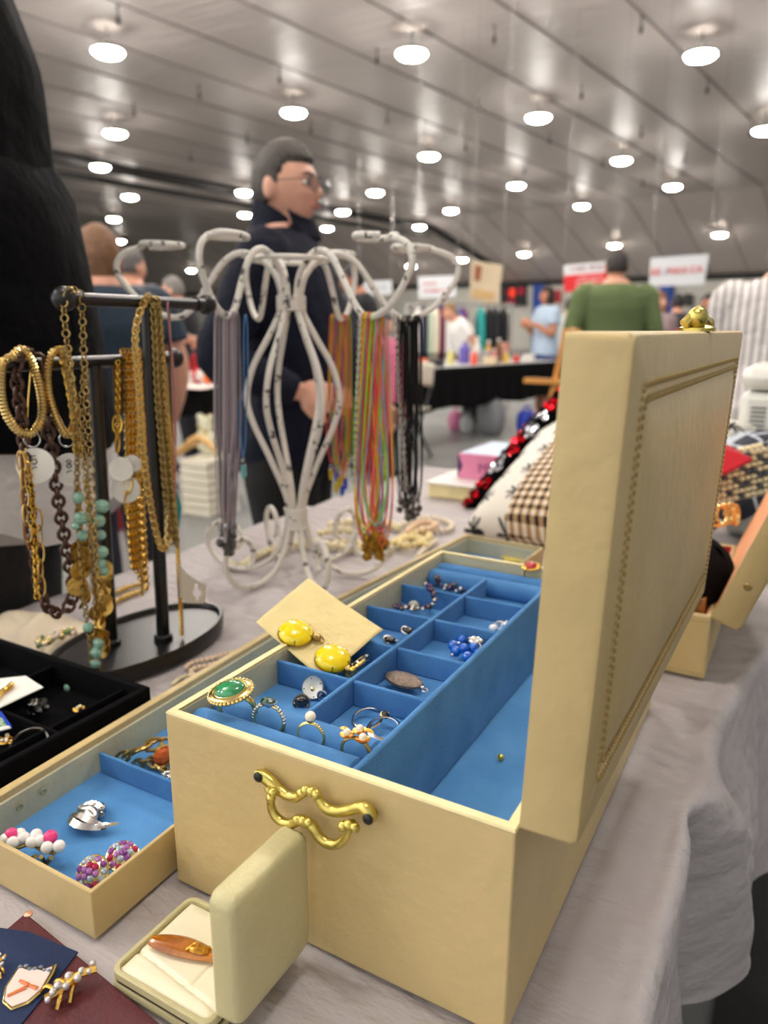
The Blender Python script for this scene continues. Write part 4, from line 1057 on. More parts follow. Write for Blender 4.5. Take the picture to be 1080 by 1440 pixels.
mb = MB(); disc_strand(mb, [(113, 770), (115, 800), (114, 825), (116, 850)], X+.008, .0105, .0080); disc_strand(mb, [(141, 800), (144, 830), (142, 860), (140, 890), (146, 915)], X+.012, .0098, .0060, 5); obj('hammered_disc', mb, mat('hammered_gold', (206, 168, 88), .3, 1, bump=.6, bscale=400), r)
r = hang_thing('necklace', 'mint green chip-stone necklace with gold chain trailing into the black case')
mb = MB(); chain(mb, px_path([(88, 492), (100, 560), (108, 640), (108, 700), (112, 760), (118, 840), (126, 900), (128, 940), (118, 965), (100, 985)], X+.013), .0026, .0009, sx=1.1)
chain(mb, px_path([(92, 492), (112, 600), (124, 690), (130, 760), (134, 850), (133, 920), (122, 955)], X+.014), .0024, .0008, sx=1.1); obj('fine_chain', mb, M['antgold'], r)
mb = MB(); q = random.Random(9)
def chips(L_, x):
    for a, b_, s_ in L_: mb.sphere(gx(a, b_, x), (s_*q.uniform(.8, 1.1), s_*q.uniform(.7, 1), s_*q.uniform(.7, .95)), 7, 5)
chips([(143, 712, 0.0097), (139, 732, 0.0081), (142, 752, 0.0063), (143, 776, 0.0085), (142, 792, 0.0063), (113, 729, 0.0094), (118, 728, 0.0075), (110, 700, 0.0069), (116, 753, 0.0069), (106, 740, 0.0050)], X+.018)
obj('stone_chips', mb, mint, r, smooth=False)
mb = MB(); chips([(146, 803, 0.0069), (138, 905, 0.0069), (135, 918, 0.0075), (134, 934, 0.0069), (131, 955, 0.0075), (122, 968, 0.0075), (96, 967, 0.0063), (108, 975, 0.0075), (124, 882, 0.0063)], X+.018)
obj('lower_stone_chips', mb, mint, r, smooth=False)
r = hang_thing('necklace', 'bright gold herringbone and box-chain bundle falling straight from the lower bar')
for i, (d, e) in enumerate(((100, 0), (106, .002), (112, .004), (118, .001), (124, .005))):
    mb = MB(); chain(mb, px_path([(172+i*6, 494), (176+i*6, 520), (178+i*6, 600), (180+i*5, 680), (183+i*5, 760), (187+i*5, 800+((i*37) % 30))], X+e), .0026, .0011, sx=1.1, step=.0046, a=7); obj('gold_strand', mb, ypg if i % 2 else M['gold'], r)
mb = MB(); chain(mb, px_path([(166, 510), (166, 570), (165, 600), (166, 618)], X+.004), .0024, .0008, sx=1.1); chain(mb, px_path([(165, 596), (165, 630)], X+.004), .0050, .001, sx=2.0, step=.02, a=14)
obj('paper_clip_drop', mb, ypg, r); mb = MB(); chain(mb, px_path([(180, 680), (178, 700), (178, 730)], X+.008), .0045, .0010, sx=2.6, step=.02, a=14); obj('paper_clip_links', mb, ypg, r)
mb = MB(); mb.grid(lambda u, v: gx(158+u*16+v*4, 512+v*70, X-.003+u*.001), 10, 26); obj('mesh_strip', mb, mat('brown_gold_mesh', (120, 88, 56), .4, .8, bump=1, bscale=900), r, solid=.002)
for a, b_, rad in ((170, 660, .0125), (186, 652, .009), (177, 688, .0145)): round_tag(r, a, b_, rad)
mb = MB(); mb.tube([gx(199, 790, X+.004), gx(200, 838, X+.004)], .0016, n=6); obj('bar_pendant', mb, cg, r)

# ------------------------------------------------------------------ white chipped wire rack
TC = Vector((-.637, .866, 0))
r = thing('wire_rack', 'white chipped-paint scrolled wire jewelry rack holding corded necklaces', 'jewelry rack', TC)
def az(deg):
    a = math.radians(deg); return (HD*-math.cos(a)+RT*math.sin(a))
AZ = (-27, 44, 94, 152, -152, -88)
def arm_pts(d, R_, peak=0):
    t = Vector((-d.y, d.x, 0))
    base = [(.010, .098), (.016, .125), (.036, .175), (.058, .225), (.066, .262), (.056, .305), (.034, .345), (.018, .375), (.013, .392), (.014, .408), (.021, .430), (.040, .450), (.066, .458), (.090, .446), (.112, .415), (.130, .388), (.146, .374), (.164, .374), (.190, .388), (.212, .415), (.221, .436), (.212, .455), (.190, .464)]
    P = [d*(q[0] if q[0] < .1 else .1+(q[0]-.1)*R_)+Vector((0, 0, q[1])) for q in base]
    c = P[-1]-d*.030+Vector((0, 0, .0025)); 
    for k in range(1, 13):
        a = k*2*PI/13*1.0
        P.append(c+d*(.030*math.cos(a)*(1-.02*k))+t*(.022*math.sin(a))+Vector((0, 0, .0006*math.sin(a*2))))
    return [TC+p for p in P]
Rk = {-27: .72, 44: 1.09, 94: 1.09, 152: .62, -152: .8, -88: 1.12}
for a in AZ:
    mb = MB(); mb.tube(smoothpath(arm_pts(az(a), Rk[a]), 6), .0043, n=10); obj('arm', mb, M['chip'], r)
mb = MB()
for z in (.3845, .3885, .3925, .3965, .4005): mb.torus(.0185, .0023, 28, 6, m=T(TC.x, TC.y, z))
obj('upper_binding', mb, M['chip'], r)
mb = MB(); mb.lathe([(.0165, .070), (.0175, .074), (.0170, .088), (.0175, .100), (.0165, .103)], n=20, c=TC, cap=False); mb.torus(.0172, .0016, 24, 6, m=T(TC.x, TC.y, .0735)); mb.torus(.0172, .0016, 24, 6, m=T(TC.x, TC.y, .1005)); obj('lower_binding', mb, M['chip'], r)
mb = MB(); mb.torus(.052, .0036, 40, 8, m=T(TC.x, TC.y, .4495)); obj('top_ring', mb, M['chip'], r)
def foot(d, sc=1.0):
    L_ = [(.011, .105), (.014, .080), (.022, .050), (.040, .022), (.066, .006), (.094, .004), (.120, .014), (.136, .038), (.134, .062), (.116, .077), (.096, .072), (.086, .055), (.089, .040), (.099, .033)]
    return smoothpath([TC+d*(q[0]*sc if q[0] > .03 else q[0])+Vector((0, 0, q[1]*(1 if q[0] < .03 else 1))) for q in L_], 6)
for a in (-38, 24, 82, 142, -152, -96):
    mb = MB(); mb.tube(foot(az(a), 1.0), .0042, n=10); obj('foot', mb, M['chip'], r)

# ------------------------------------------------------------------ corded necklaces on the hooks
def vec_d(p): return (p-CAM).dot(HD)
def cords(px, py, y_end, d, n, colors, sp_px, kind_lab, grp, pend, sag=0, seed=1, rad=.0010, spread=1.0):
    q = random.Random(seed)
    for i in range(n):
        col = colors[i % len(colors)]
        nm, cm = col
        u = (i+.5)/n-.5
        x0 = px+u*sp_px+q.uniform(-1, 1); dd = d+q.uniform(-.006, .006)
        w = q.uniform(4, 9)*spread; ye = y_end+q.uniform(-26, 8); xc = x0+q.uniform(-4, 4)-(u*sp_px*.25)
        top = [(x0-1.5, py+3), (x0, py-4), (x0+1.5, py+2)]
        L_ = [(xc, ye, 0), (xc-w*.5, ye-22, .0), (xc-w*.75, ye-70, 0), (x0-w*.5, (py+ye)/2, 0), (x0-2.6, py+22, 0), (x0-1.6, py+3, -.003), (x0, py-5, 0), (x0+1.6, py+3, .003), (x0+2.6, py+22, .004), (x0+w*.5, (py+ye)/2, .004), (xc+w*.75, ye-70, .003), (xc+w*.5, ye-22, .002), (xc, ye, 0)]
        r = thing('cord_necklace', kind_lab(nm), 'necklace', (0, 0, 0), group=grp+' '+nm)
        mb = MB(); mb.tube(smoothpath([gf(a, b_, dd+o) for a, b_, o in L_], 5), rad, n=6); obj('cord', mb, cm, r)
        pend(r, gf(xc, ye+4, dd), q, i)
def cm(n, c, rough=.5): return (n, mat('cord_'+n.replace(' ', '_'), c, rough))
def charm(mm):
    def f(r, p, q, i):
        mb = MB(); k = i % 4
        mb.torus(.0022, .0006, 12, 5, m=look(p, (q.uniform(-1, 1), -1, 0)))
        b_ = p-Vector((0, 0, .009))
        if k == 0: mb.sphere(b_, (.004, .003, .0065), 9, 7); mb.torus(.0052, .001, 14, 5, m=look(b_, (.5, -1, 0)))
        elif k == 1:
            for j in range(5): mb.sphere(b_+Vector((.0035*math.cos(j*1.256), .001, .0035*math.sin(j*1.256))), .0024, 7, 5)
            mb.sphere(b_, .002, 7, 5)
        elif k == 2: mb.tube([p-Vector((0, 0, .002)), p-Vector((0, 0, .014))], [.0018, .0032], n=7); mb.tube([p-Vector((.005, 0, .006)), p-Vector((-.005, 0, .006))], .0014, n=6)
        else: mb.lathe([(.0005, -.001), (.0052, -.001), (.0058, 0), (.0052, .001), (.0005, .001)], n=14, m=look(b_, (q.uniform(-.6, .6), -1, 0))); mb.torus(.0045, .0009, 14, 5, m=look(b_, (0, -1, 0)))
        obj('charm', mb, mm, r)
    return f
dA, dB, dC, dD = .93, .965, 1.07, 1.10
greys = [cm('silver grey', (186, 178, 180), .35), cm('mauve grey', (178, 158, 168), .4), cm('mid grey', (132, 126, 132), .4)]
TCf = (TC-CAM).dot(HD)
hookp = {}
def hook(a):
    P = arm_pts(az(a), Rk[a]); return P[16]*.5+P[17]*.5
def proj(p):
    v = p-CAM; fw = v.dot(HD); x = v.dot(RT); up = v.z
    dz = fw*math.cos(PITCH)-up*math.sin(PITCH); y = fw*math.sin(PITCH)+up*math.cos(PITCH)
    x, y = F*x/dz, F*y/dz; c, s = math.cos(-ROLL), math.sin(-ROLL); x, y = x*c-y*s, x*s+y*c
    return 540+x, 720-y, fw
for a in AZ: hookp[a] = proj(hook(a))
hx, hyy, hd = hookp[-27]
cords(hx, hyy, 756, hd, 15, greys, 32, lambda n: n+' cord necklace with silver charm on the front left hook', 'front left hook', charm(M['darksilver']), seed=3)
cords(hx+1, hyy, 730, hd-.004, 1, [cm('thin red', (160, 30, 60))], 1, lambda n: 'thin red cord necklace among the greys on the front left hook', 'front left hook', charm(M['silver']), seed=8, rad=.0007)
def crystal_p(m_):
    def f(r, p, q, i):
        mb = MB(); mb.torus(.002, .0006, 12, 5, m=look(p, (0, -1, 0))); mb.lathe([(.0035, -.004), (.0035, -.007)], n=8, c=p); obj('cap', mb, M['silver'], r)
        mb = MB(); mb.lathe([(.0012, -.024), (.0038, -.020), (.0038, -.006), (.0025, -.004)], n=6, c=p); obj('crystal', mb, m_[i % len(m_)], r, smooth=False)
    return f
cords(hx+26, hyy+4, 664, hd-.008, 1, [cm('blue', (70, 120, 170))], 1, lambda n: 'blue cord necklace with pale blue crystal right of the grey bundle', 'front left hook', crystal_p([mat('aqua_crystal', (110, 180, 185), .15, coat=.5, trans=.2)]), seed=4, rad=.0009)
bright = [cm('hot pink', (226, 40, 110)), cm('neon green', (130, 226, 40)), cm('orange', (240, 110, 40)), cm('light pink', (226, 140, 170)), cm('yellow', (236, 210, 30)), cm('pale blue grey', (140, 160, 175)), cm('red', (214, 40, 50)), cm('coral', (236, 96, 84))]
hx, hyy, hd = hookp[44]
cords(hx+6, hyy, 764, hd, 22, bright, 36, lambda n: n+' cord necklace with gold charm on the front right hook', 'front right hook', charm(mat('aged_gold', (176, 132, 48), .3, 1)), seed=5, spread=2.6)
hx, hyy, hd = hookp[152]
bright2 = [cm('dull orange', (226, 92, 44)), cm('olive green', (150, 170, 50)), cm('amber', (232, 150, 30)), cm('dusty purple', (120, 90, 140)), cm('rose', (200, 96, 116))]
cords(hx-2, hyy, 668, hd, 12, bright2, 28, lambda n: n+' cord necklace with crystal point on the back right hook', 'back right hook', crystal_p([mat('amber_crystal', (206, 180, 40), .1, trans=.2), mat('cobalt_crystal', (30, 60, 190), .1), mat('milk_crystal', (210, 225, 215), .1, trans=.2)]), seed=6, spread=1.4)
hx, hyy, hd = hookp[94]
cords(hx+4, hyy+2, 716, hd, 16, [cm('black', (12, 12, 13), .85)], 30, lambda n: 'black cord necklace with silver charm on the far right hook', 'far right hook', charm(M['darksilver']), seed=7)
r = thing('necklace', 'silver curb chain at left side of the black cord necklaces', 'necklace', (0, 0, 0))
mb = MB(); chain(mb, smoothpath([gf(a, b_, hd-.012) for a, b_ in ((hx-14, hyy-2), (hx-12, 500), (hx-9, 560), (hx-4, 620), (hx, 690))], 6), .0028, .0009, sx=1.2); obj('curb_chain', mb, M['silver'], r)
hx, hyy, hd = hookp[44]
r = thing('necklace', 'silver box chain at left side of the bright corded necklaces', 'necklace', (0, 0, 0))
mb = MB(); chain(mb, smoothpath([gf(a, b_, hd-.012) for a, b_ in ((hx-14, hyy-2), (hx-16, 500), (hx-19, 580), (hx-22, 680))], 6), .0024, .0008, sx=1.2); obj('box_chain', mb, M['silver'], r)

# ------------------------------------------------------------------ pearl strands on the cloth
def strand(label, L_, rad, m_, z=None, jit=.05, n=6, grp=None):
    r = thing('pearl_strand', label, 'necklace', (0, 0, 0), group=grp)
    mb = MB(); zz = z if z is not None else rad-.0012
    beads(mb, smoothpath([gz(q[0], q[1], zz+(q[2] if len(q) > 2 else 0)) for q in L_], n), rad, u=10, v=7, jit=jit)
    obj('bead_string', mb, m_, r); return r
strand('pink-cream pearl strand on the cloth between stand base and low tray', [(262, 938), (270, 932), (290, 927), (308, 922), (328, 917), (322, 925), (300, 934), (280, 938), (268, 944), (276, 950), (292, 948)], .0029, mat('peach_pearl', (238, 214, 182), .22, coat=.5))
strand('short silver and cream bead strand left of the low tray rim', [(243, 962), (252, 955), (262, 950), (272, 952), (262, 960), (250, 966)], .0026, M['ivory'])
strand('cream bead strand curling out left of the wire rack feet', [(318, 790), (330, 796), (345, 793), (356, 784), (370, 778), (384, 770), (398, 766)], .0068, M['ivory'])
strand('large cream bead strand behind the wire rack stem', [(386, 775), (410, 768), (440, 764), (470, 768), (500, 772), (530, 770), (556, 774)], .0085, M['ivory'])
strand('cream chip-bead strand between the wire rack and the bright necklaces', [(450, 750), (475, 745), (500, 748), (524, 752), (540, 760), (520, 766), (490, 762), (462, 764)], .0075, M['ivory'], z=.012, jit=.2)
strand('round cream bead strand in the back row of the pile', [(466, 738), (486, 735), (503, 733), (520, 738), (540, 736), (560, 742)], .009, M['ivory'])
strand('yellowish irregular bead strand heaped right of the bright necklaces', [(548, 766), (562, 758), (580, 752), (596, 748), (604, 756), (590, 764), (574, 768), (560, 764), (576, 756), (592, 760), (600, 768)], .0068, mat('yellow_bead', (232, 214, 152), .3, coat=.3), z=.009, jit=.25)
strand('upper pearl strand at the right end of the heap, two rows', [(566, 738), (584, 730), (606, 728), (626, 732), (636, 738), (630, 745), (610, 746), (590, 742), (600, 736), (620, 738)], .0058, M['pearl'])
strand('peach pearl strand on top of the heap under the black cords', [(572, 748), (584, 738), (598, 734), (612, 738), (604, 744), (588, 746)], .0062, mat('peach_bead', (238, 206, 168), .25, coat=.4), z=.016)
strand('small pearl end trailing toward the big cream box', [(612, 762), (602, 768), (594, 775), (588, 783)], .0052, M['pearl'])
strand('gold and pearl necklace lying behind the oval stand base', [(152, 838), (165, 832), (180, 826), (196, 822), (204, 828), (190, 834), (170, 842), (158, 850)], .0036, cg, jit=.3)
# silk pouch with brooch at the left
def pouch(u, v):
    a = 2*PI*u; rr_ = v; c = gz(52, 893, 0)
    x = c.x+.088*rr_*math.cos(a)*(1+.12*math.sin(3*a)); y = c.y+.058*rr_*math.sin(a)*(1+.1*math.sin(2*a+1))
    z = .020*(1-rr_**2.6)+.006*math.sin(x*90+y*50)*(1-rr_)+.005*noise.noise(Vector((x*30, y*45, 0)))
    return (x, y, max(.0005, z))
mb = MB(); mb.grid(pouch, 48, 16); bmesh.ops.remove_doubles(mb.bm, verts=mb.bm.verts, dist=.0004)
tag(obj('silk_pouch', mb, mat('champagne_silk', (226, 212, 186), .28, sheen=.4)), 'crumpled champagne silk pouch behind the black velvet case', 'pouch')
r = thing('flower_brooch', 'gold, green and pearl cluster brooch on the champagne silk pouch', 'brooch', (0, 0, 0)); q = random.Random(2)
mb = MB(); m2 = MB(); m3 = MB(); 
for k in range(34):
    p = gz(50+k*1.6+q.uniform(-4, 4), 905-k*.55+q.uniform(-5, 5), .020+q.uniform(-.002, .004)); (mb, m2, m3)[k % 3].sphere(p, q.uniform(.0025, .0042), 8, 6)
obj('gold_setting', mb, M['palegold'], r); obj('green_stones', m2, mat('olive_stone', (120, 150, 90), .15, coat=.5), r); obj('pearl_cluster', m3, mat('pinkish_pearl', (228, 206, 190), .2, coat=.5), r)
# ------------------------------------------------------------------ people
SK = {'fair': mat('skin_fair', (214, 158, 132), .5, sheen=.1, var=.06, vscale=20), 'tan': mat('skin_tan', (178, 118, 88), .5), 'ruddy': mat('skin_ruddy', (228, 172, 146), .48, var=.08, vscale=18)}
HAIR = {}
def hairm(n, c, c2=None):
    if n not in HAIR: HAIR[n] = mat('hair_'+n, c, .55, bump=.9, bscale=160, rgb2=c2 or tuple(v*.6 for v in c), vscale=90, stretch=(3, 3, .4))
    return HAIR[n]
def head_pts(fn, nu=44, nv=34):
    """fn(n)->Vector for a unit direction n (y is forward)"""
    R = []
    for i in range(1, nv):
        t = PI*i/nv
        R.append([fn(Vector((math.sin(t)*math.cos(2*PI*j/nu), math.sin(t)*math.sin(2*PI*j/nu), math.cos(t)))) for j in range(nu)])
    return R
def G(v, c, w): return math.exp(-((v-c)/w)**2)
def head_shape(n):
    x, y, z = n
    p = Vector((x*.074, y*.094, z*.115))
    if z < 0:
        k = (-z)**1.4; p.x *= 1-.30*k; p.y = p.y*(1-.10*k) if y > 0 else p.y*(1-.34*k)
        if y > 0: p.y += .010*k
    if y > 0:
        f = min(1, y*1.6); ax = abs(x)
        p.y *= .96
        p.y += f*(.030*G(x, 0, .15-.05*(z+.15))*G(z, -.20, .13)+.016*G(x, 0, .11)*G(z, .0, .18))
        p.y += f*.007*G(z, .24, .09)*G(ax, .25, .35)
        p.y -= f*.011*G(ax, .36, .14)*G(z, .06, .10)
        p.y += f*(.008*G(x, 0, .26)*(G(z, -.44, .05)+G(z, -.56, .05))-.003*G(z, -.50, .025)*G(x, 0, .26))
        p.y -= f*.004*G(x, 0, .3)*G(z, -.66, .06)
        p.y += f*.010*G(x, 0, .26)*G(z, -.84, .14)
        p.y += f*.005*G(ax, .5, .2)*G(z, -.16, .16)
    return p
def smooth01(v): v = max(0, min(1, v)); return v*v*(3-2*v)
def hair_shape(style, n):
    x, y, z = n
    p = head_shape(n); ax = abs(x)
    line = .42 if style != 'bald' else .9               # fringe height in front
    lim = -.42 if y < -.05 else (-.42+(y+.05)/.45*.84)
    m = smooth01((z-line)/.12) if y > .40 else smooth01((z-lim)/.14)
    s = .90+.19*m+(.02*noise.noise(n*6) if m > .5 else 0)
    if style == 'long':
        m = max(smooth01((z-.40)/.12), smooth01((.42-y)/.2)); s = .9+.26*m+.03*noise.noise(n*5)
        q = p*s
        if z < .1 and y < .42: q.z -= (.1-z)*.12; q.x *= 1.10
        return q
    if style == 'bun': s = .90+.2*m
    q = p*s
    if m > .5 and z > .3: q.z += .006; q.y += .004*noise.noise(n*9)
    return q
def hand(mb, w, d, nrm, sc=1.0, curl=.5, side=1):
    """palm and five separate fingers: w wrist, d direction of the hand, nrm palm normal"""
    d = d.normalized(); nrm = (nrm-d*nrm.dot(d)).normalized(); a = d.cross(nrm).normalized()*side
    pc = w+d*.05*sc
    M_ = Matrix((a, d, nrm)).transposed().to_4x4(); M_.translation = pc
    mb.sphere((0, 0, 0), (.042*sc, .052*sc, .016*sc), 16, 10, m=M_)
    for i, (o, L_) in enumerate(((-.030, .066), (-.010, .076), (.010, .072), (.029, .056))):
        b = w+d*.086*sc+a*o*sc; c1 = b+(d*math.cos(curl*.5)+nrm*math.sin(curl*.5))*L_*.42*sc
        c2 = c1+(d*math.cos(curl*1.5)+nrm*math.sin(curl*1.5))*L_*.33*sc; c3 = c2+(d*math.cos(curl*2.3)+nrm*math.sin(curl*2.3))*L_*.26*sc
        mb.tube([b-d*.02*sc, b, c1, c2, c3], [.0095*sc, .0095*sc, .0088*sc, .008*sc, .0062*sc], n=10)
    t0 = w+d*.022*sc-a*.028*sc; t1 = t0+(d*.7-a*.7+nrm*.3).normalized()*.036*sc; t2 = t1+(d*.9-a*.25+nrm*.5).normalized()*.028*sc; t3 = t2+(d+nrm*.6).normalized()*.02*sc
    mb.tube([t0, t1, t2, t3], [.013*sc, .011*sc, .0095*sc, .007*sc], n=10)
def person(label, loc, face, h=1.7, build=1.0, belly=0, skin='fair', hair=('short', 'brown', (90, 60, 40)), top=(40, 50, 60), sleeve='long', bottom=(25, 25, 32),
           arms=None, lean=0, head_turn=0, head_tilt=0, voxel=.012, legs=True, name='person', collar=False, glasses=False, top_mat=None, extra=None, skirt=False, shoes=(20, 20, 22)):
    """face: world direction the person looks along (Vector); loc: point on the floor"""
    s = h/1.7; fz = math.atan2(-face.x, face.y)
    r = thing(name, label, 'person', (0, 0, 0))
    HIP = .93; Lr = Matrix.Rotation(math.radians(-lean), 4, 'X')
    def up(p):
        p = Vector(p)
        if lean and p.z > HIP: p = Lr @ (p-Vector((0, 0, HIP)))+Vector((0, 0, HIP))
        return p
    b = build
    tor = [(.80, .150, .11, 0), (.90, .172, .125, 0), (.98, .168, .122, .012), (1.08, .152, .112, .015), (1.20, .160, .116, .012), (1.30, .172, .120, .004), (1.38, .176, .105, -.004), (1.43, .150, .085, -.01), (1.465, .085, .066, -.012), (1.50, .058, .060, -.008)]
    def torso(mb, g=0, z0=0, z1=9, flare=0, bf=.7):
        rs = []
        for z, rx, ry, oy in tor:
            if z < z0 or z > z1: continue
            bl = belly*bf*G(z, 1.04, .16)
            f = flare*max(0, (1.0-z))
            rs.append([up((( (rx*b+g+f)*math.cos(2*PI*k/20)), oy+(ry*b+g+f)*math.sin(2*PI*k/20)+bl*max(0, math.sin(2*PI*k/20))*.9, z)) for k in range(20)])
        mb.rings(rs)
    A = arms or {}
    SHO = {1: Vector((.180*b, -.005, 1.385)), -1: Vector((-.180*b, -.005, 1.385))}
    def arm(side):
        e, w = A.get(side, ((side*.235*b, -.02, 1.12), (side*.235*b, .06, .87)))
        return SHO[side], Vector(e), Vector(w)
    def armtube(mb, g, frac, side):
        S_, e, w = arm(side)
        P = [up(S_-Vector((side*.05, 0, .0))), up(S_), up(S_*.5+e*.5), up(e)]; R = [.048*b+g, .052*b+g, .049*b+g, .041*b+g]
        if frac == 'short': P = P[:3]; R = R[:3]; P[2] = up(S_*.42+e*.58); R[2] += .012
        elif frac == 'none': P = P[:2]; R = R[:2]
        else:
            P += [up(e*.45+w*.55), up(w)]; R += [.036*b+g, .027+g]
        mb.tube(smoothpath(P, 4), [R[min(len(R)-1, i//4)]+(R[min(len(R)-1, i//4+1)]-R[min(len(R)-1, i//4)])*(i % 4)/4 for i in range((len(P)-1)*4+1)], n=14)
    # head frame
    NB = up((0, -.008, 1.49)); hc = up((0, .012, 1.578))
    Hm = T(*hc) @ Matrix.Rotation(math.radians(head_turn), 4, 'Z') @ Matrix.Rotation(math.radians(-lean*.45+head_tilt), 4, 'X')
    mb = MB(); torso(mb)
    mb.tube([up((0, -.01, 1.46)), up((0, -.004, 1.50)), hc-Vector((0, .012, .05))], [.062*b, .056, .052], n=16)
    rr_ = head_pts(head_shape); mb.rings(rr_, m=Hm)
    for sd in (-1, 1):
        mb.sphere((sd*.076, -.008, -.004), (.011, .020, .032), 12, 8, m=Hm)
        armtube(mb, 0, 'long', sd); S_, e, w = arm(sd); w_ = up(w); e_ = up(e)
        hand(mb, w_, Vector(A[('d', sd)]) if ('d', sd) in A else (w_-e_), Vector(A.get(('n', sd), (-sd, .2, 0))), 1.0, A.get('curl', .5), sd)
        if legs:
            mb.tube([(sd*.085*b, 0, .92), (sd*.092*b, .005, .78), (sd*.10, .015, .50), (sd*.10, -.012, .30), (sd*.105, -.02, .09)], [.085*b, .088*b, .058, .056, .038], n=14)
            mb.sphere((sd*.11, .05, .038), (.045, .125, .038), 14, 8)
    bd = obj('body', mb, SK[skin], r); bake(bd, voxel, 2)
    # clothing
    tm = top_mat or mat('shirt_%d' % len(bpy.data.materials), top, .85, bump=.35, bscale=60, sheen=.1)
    mb = MB(); torso(mb, .018, 0, 1.47, .06, 1)
    for sd in (-1, 1): armtube(mb, .013 if sleeve == 'long' else .014, sleeve, sd)
    if collar:
        mb.rings([[up((rr*math.cos(2*PI*k/20), -.010+rr*math.sin(2*PI*k/20), z-tl*math.sin(2*PI*k/20))) for k in range(20)] for z, rr, tl in ((1.44, .095, .01), (1.475, .082, .022), (1.515, .075, .040), (1.525, .071, .042))])
    t = obj('top', mb, tm, r); bake(t, max(.012, voxel), 3)
    if legs:
        bm_ = mat('trousers_%d' % len(bpy.data.materials), bottom, .85, bump=.3, bscale=80)
        mb = MB()
        mb.rings([[((rx*b+.012)*math.cos(2*PI*k/20), (ry*b+.012)*math.sin(2*PI*k/20), z) for k in range(20)] for z, rx, ry in ((.80, .155, .115), (.9, .172, .125), (.98, .166, .12))])
        if skirt: mb.loft([((0, 0, .45), .26, .22), ((0, 0, .7), .22, .18), ((0, 0, .97), .17, .13)], n=24)
        else:
            for sd in (-1, 1): mb.tube([(sd*.085*b, 0, .9), (sd*.092*b, .005, .78), (sd*.10, .015, .50), (sd*.10, -.012, .30), (sd*.105, -.02, .07)], [.098*b, .100*b, .078, .07, .066], n=14)
        p = obj('skirt' if skirt else 'trousers', mb, bm_, r); bake(p, .016, 2)
        for sd in (-1, 1):
            mb = MB(); mb.sphere((sd*.11, .055, .045), (.052, .135, .044), 14, 8); obj('shoe', mb, mat('shoe_%d' % len(bpy.data.materials), shoes, .5), r)
    # hair
    st, nm, col = hair
    mb = MB(); mb.rings(head_pts(lambda n: hair_shape(st, n)), m=Hm)
    obj('hair', mb, hairm(nm, col), r)
    # eyes, brows, mouth
    for sd in (-1, 1):
        mb = MB(); mb.sphere((sd*.029, .0775, .006), (.0115, .010, .0075), 12, 8, m=Hm); ey = obj('eye', mb, EYEW, r)
        mb = MB(); mb.sphere((sd*.029, .0855, .006), (.0055, .003, .0055), 10, 6, m=Hm); obj('iris', mb, EYED, ey)
        mb = MB(); mb.tube([(sd*.014, .092, .024), (sd*.03, .092, .030), (sd*.046, .081, .026)], [.0025, .0035, .0015], n=6, m=Hm); obj('eyebrow', mb, hairm(nm, col), r)
    mb = MB(); mb.tube([(-.022, .086, -.056), (-.008, .0985, -.054), (.008, .0985, -.054), (.022, .086, -.056)], [.001, .0042, .0042, .001], n=8, m=Hm); obj('lips', mb, LIP, r)
    if glasses:
        g = MB()
        for sd in (-1, 1):
            g.torus(.022, .0013, 24, 6, m=Hm @ T(sd*.031, .105, .004) @ Rm('X', 90), sx=1.15)
            g.tube([(sd*.056, .104, .008), (sd*.074, .07, .010), (sd*.080, .0, .012), (sd*.079, -.022, .0)], .0014, n=6, m=Hm)
        g.tube([(-.008, .107, .006), (0, .110, .009), (.008, .107, .006)], .0014, n=6, m=Hm)
        go = obj('glasses', g, M['darksilver'], r)
        for sd in (-1, 1):
            g = MB(); g.lathe([(.0005, -.0005), (.0215, -.0005), (.0215, .0005), (.0005, .0005)], n=20, m=Hm @ T(sd*.031, .105, .004) @ Rm('X', 90)); obj('lens', g, LENS, go)
    if extra: extra(r, up, Hm)
    r.location = loc; r.rotation_euler = (0, 0, fz); r.scale = (s, s, s)
    return r
EYEW = mat('eye_white', (225, 220, 212), .2); EYED = mat('eye_dark', (40, 28, 22), .15); LIP = mat('lip', (176, 98, 88), .45)
LENS = mat('lens_glass', (210, 214, 220), .02, trans=1.0, ior=1.05)
def fl(px, d, off=0):
    p = CAM+ray(px, 461)*d; p.z = FLOOR; return p
def dirv(f, rgt): return (HD*f+RT*rgt).normalized()

# the man in navy beyond the table
nav = mat('navy_jacket', (19, 22, 38), .8, bump=.5, bscale=22, spec=.2)
def man_extra(r, up, Hm):
    mb = MB(); mb.tube([up((.0, .155, z)) for z in (.95, 1.1, 1.25, 1.38)], .004, n=6); obj('zip', mb, M['darksilver'], r)
    mb = MB()
    for sd in (-1, 1):
        mb.grid(lambda u, v: up((sd*(.012+u*.068), .085-u*.05+v*.020, 1.50-v*.055-u*.004+u*u*.02)), 6, 6)
    obj('collar', mb, nav, r, solid=.006)
def at_head(px, py, d, h):
    return fl(px, d)
man = person('standing grey-haired man in glasses and dark navy jacket beyond the wire rack', fl(402, 2.05), dirv(-.12, 1.0), h=1.575, build=1.13, belly=.16, skin='ruddy',
       hair=('crop', 'grey_dark', (74, 67, 62)), top_mat=nav, bottom=(5, 5, 7), arms={1: ((.28, -.11, 1.13), (.25, .09, 1.045)), -1: ((-.28, -.06, 1.12), (-.13, .22, .98)), ('n', 1): (-1, -.1, -.2), ('n', -1): (.6, -.6, .3), ('d', 1): (-.05, 1, -.15), 'curl': .5},
       voxel=.0065, collar=True, glasses=True, head_tilt=2, head_turn=-18, extra=man_extra)
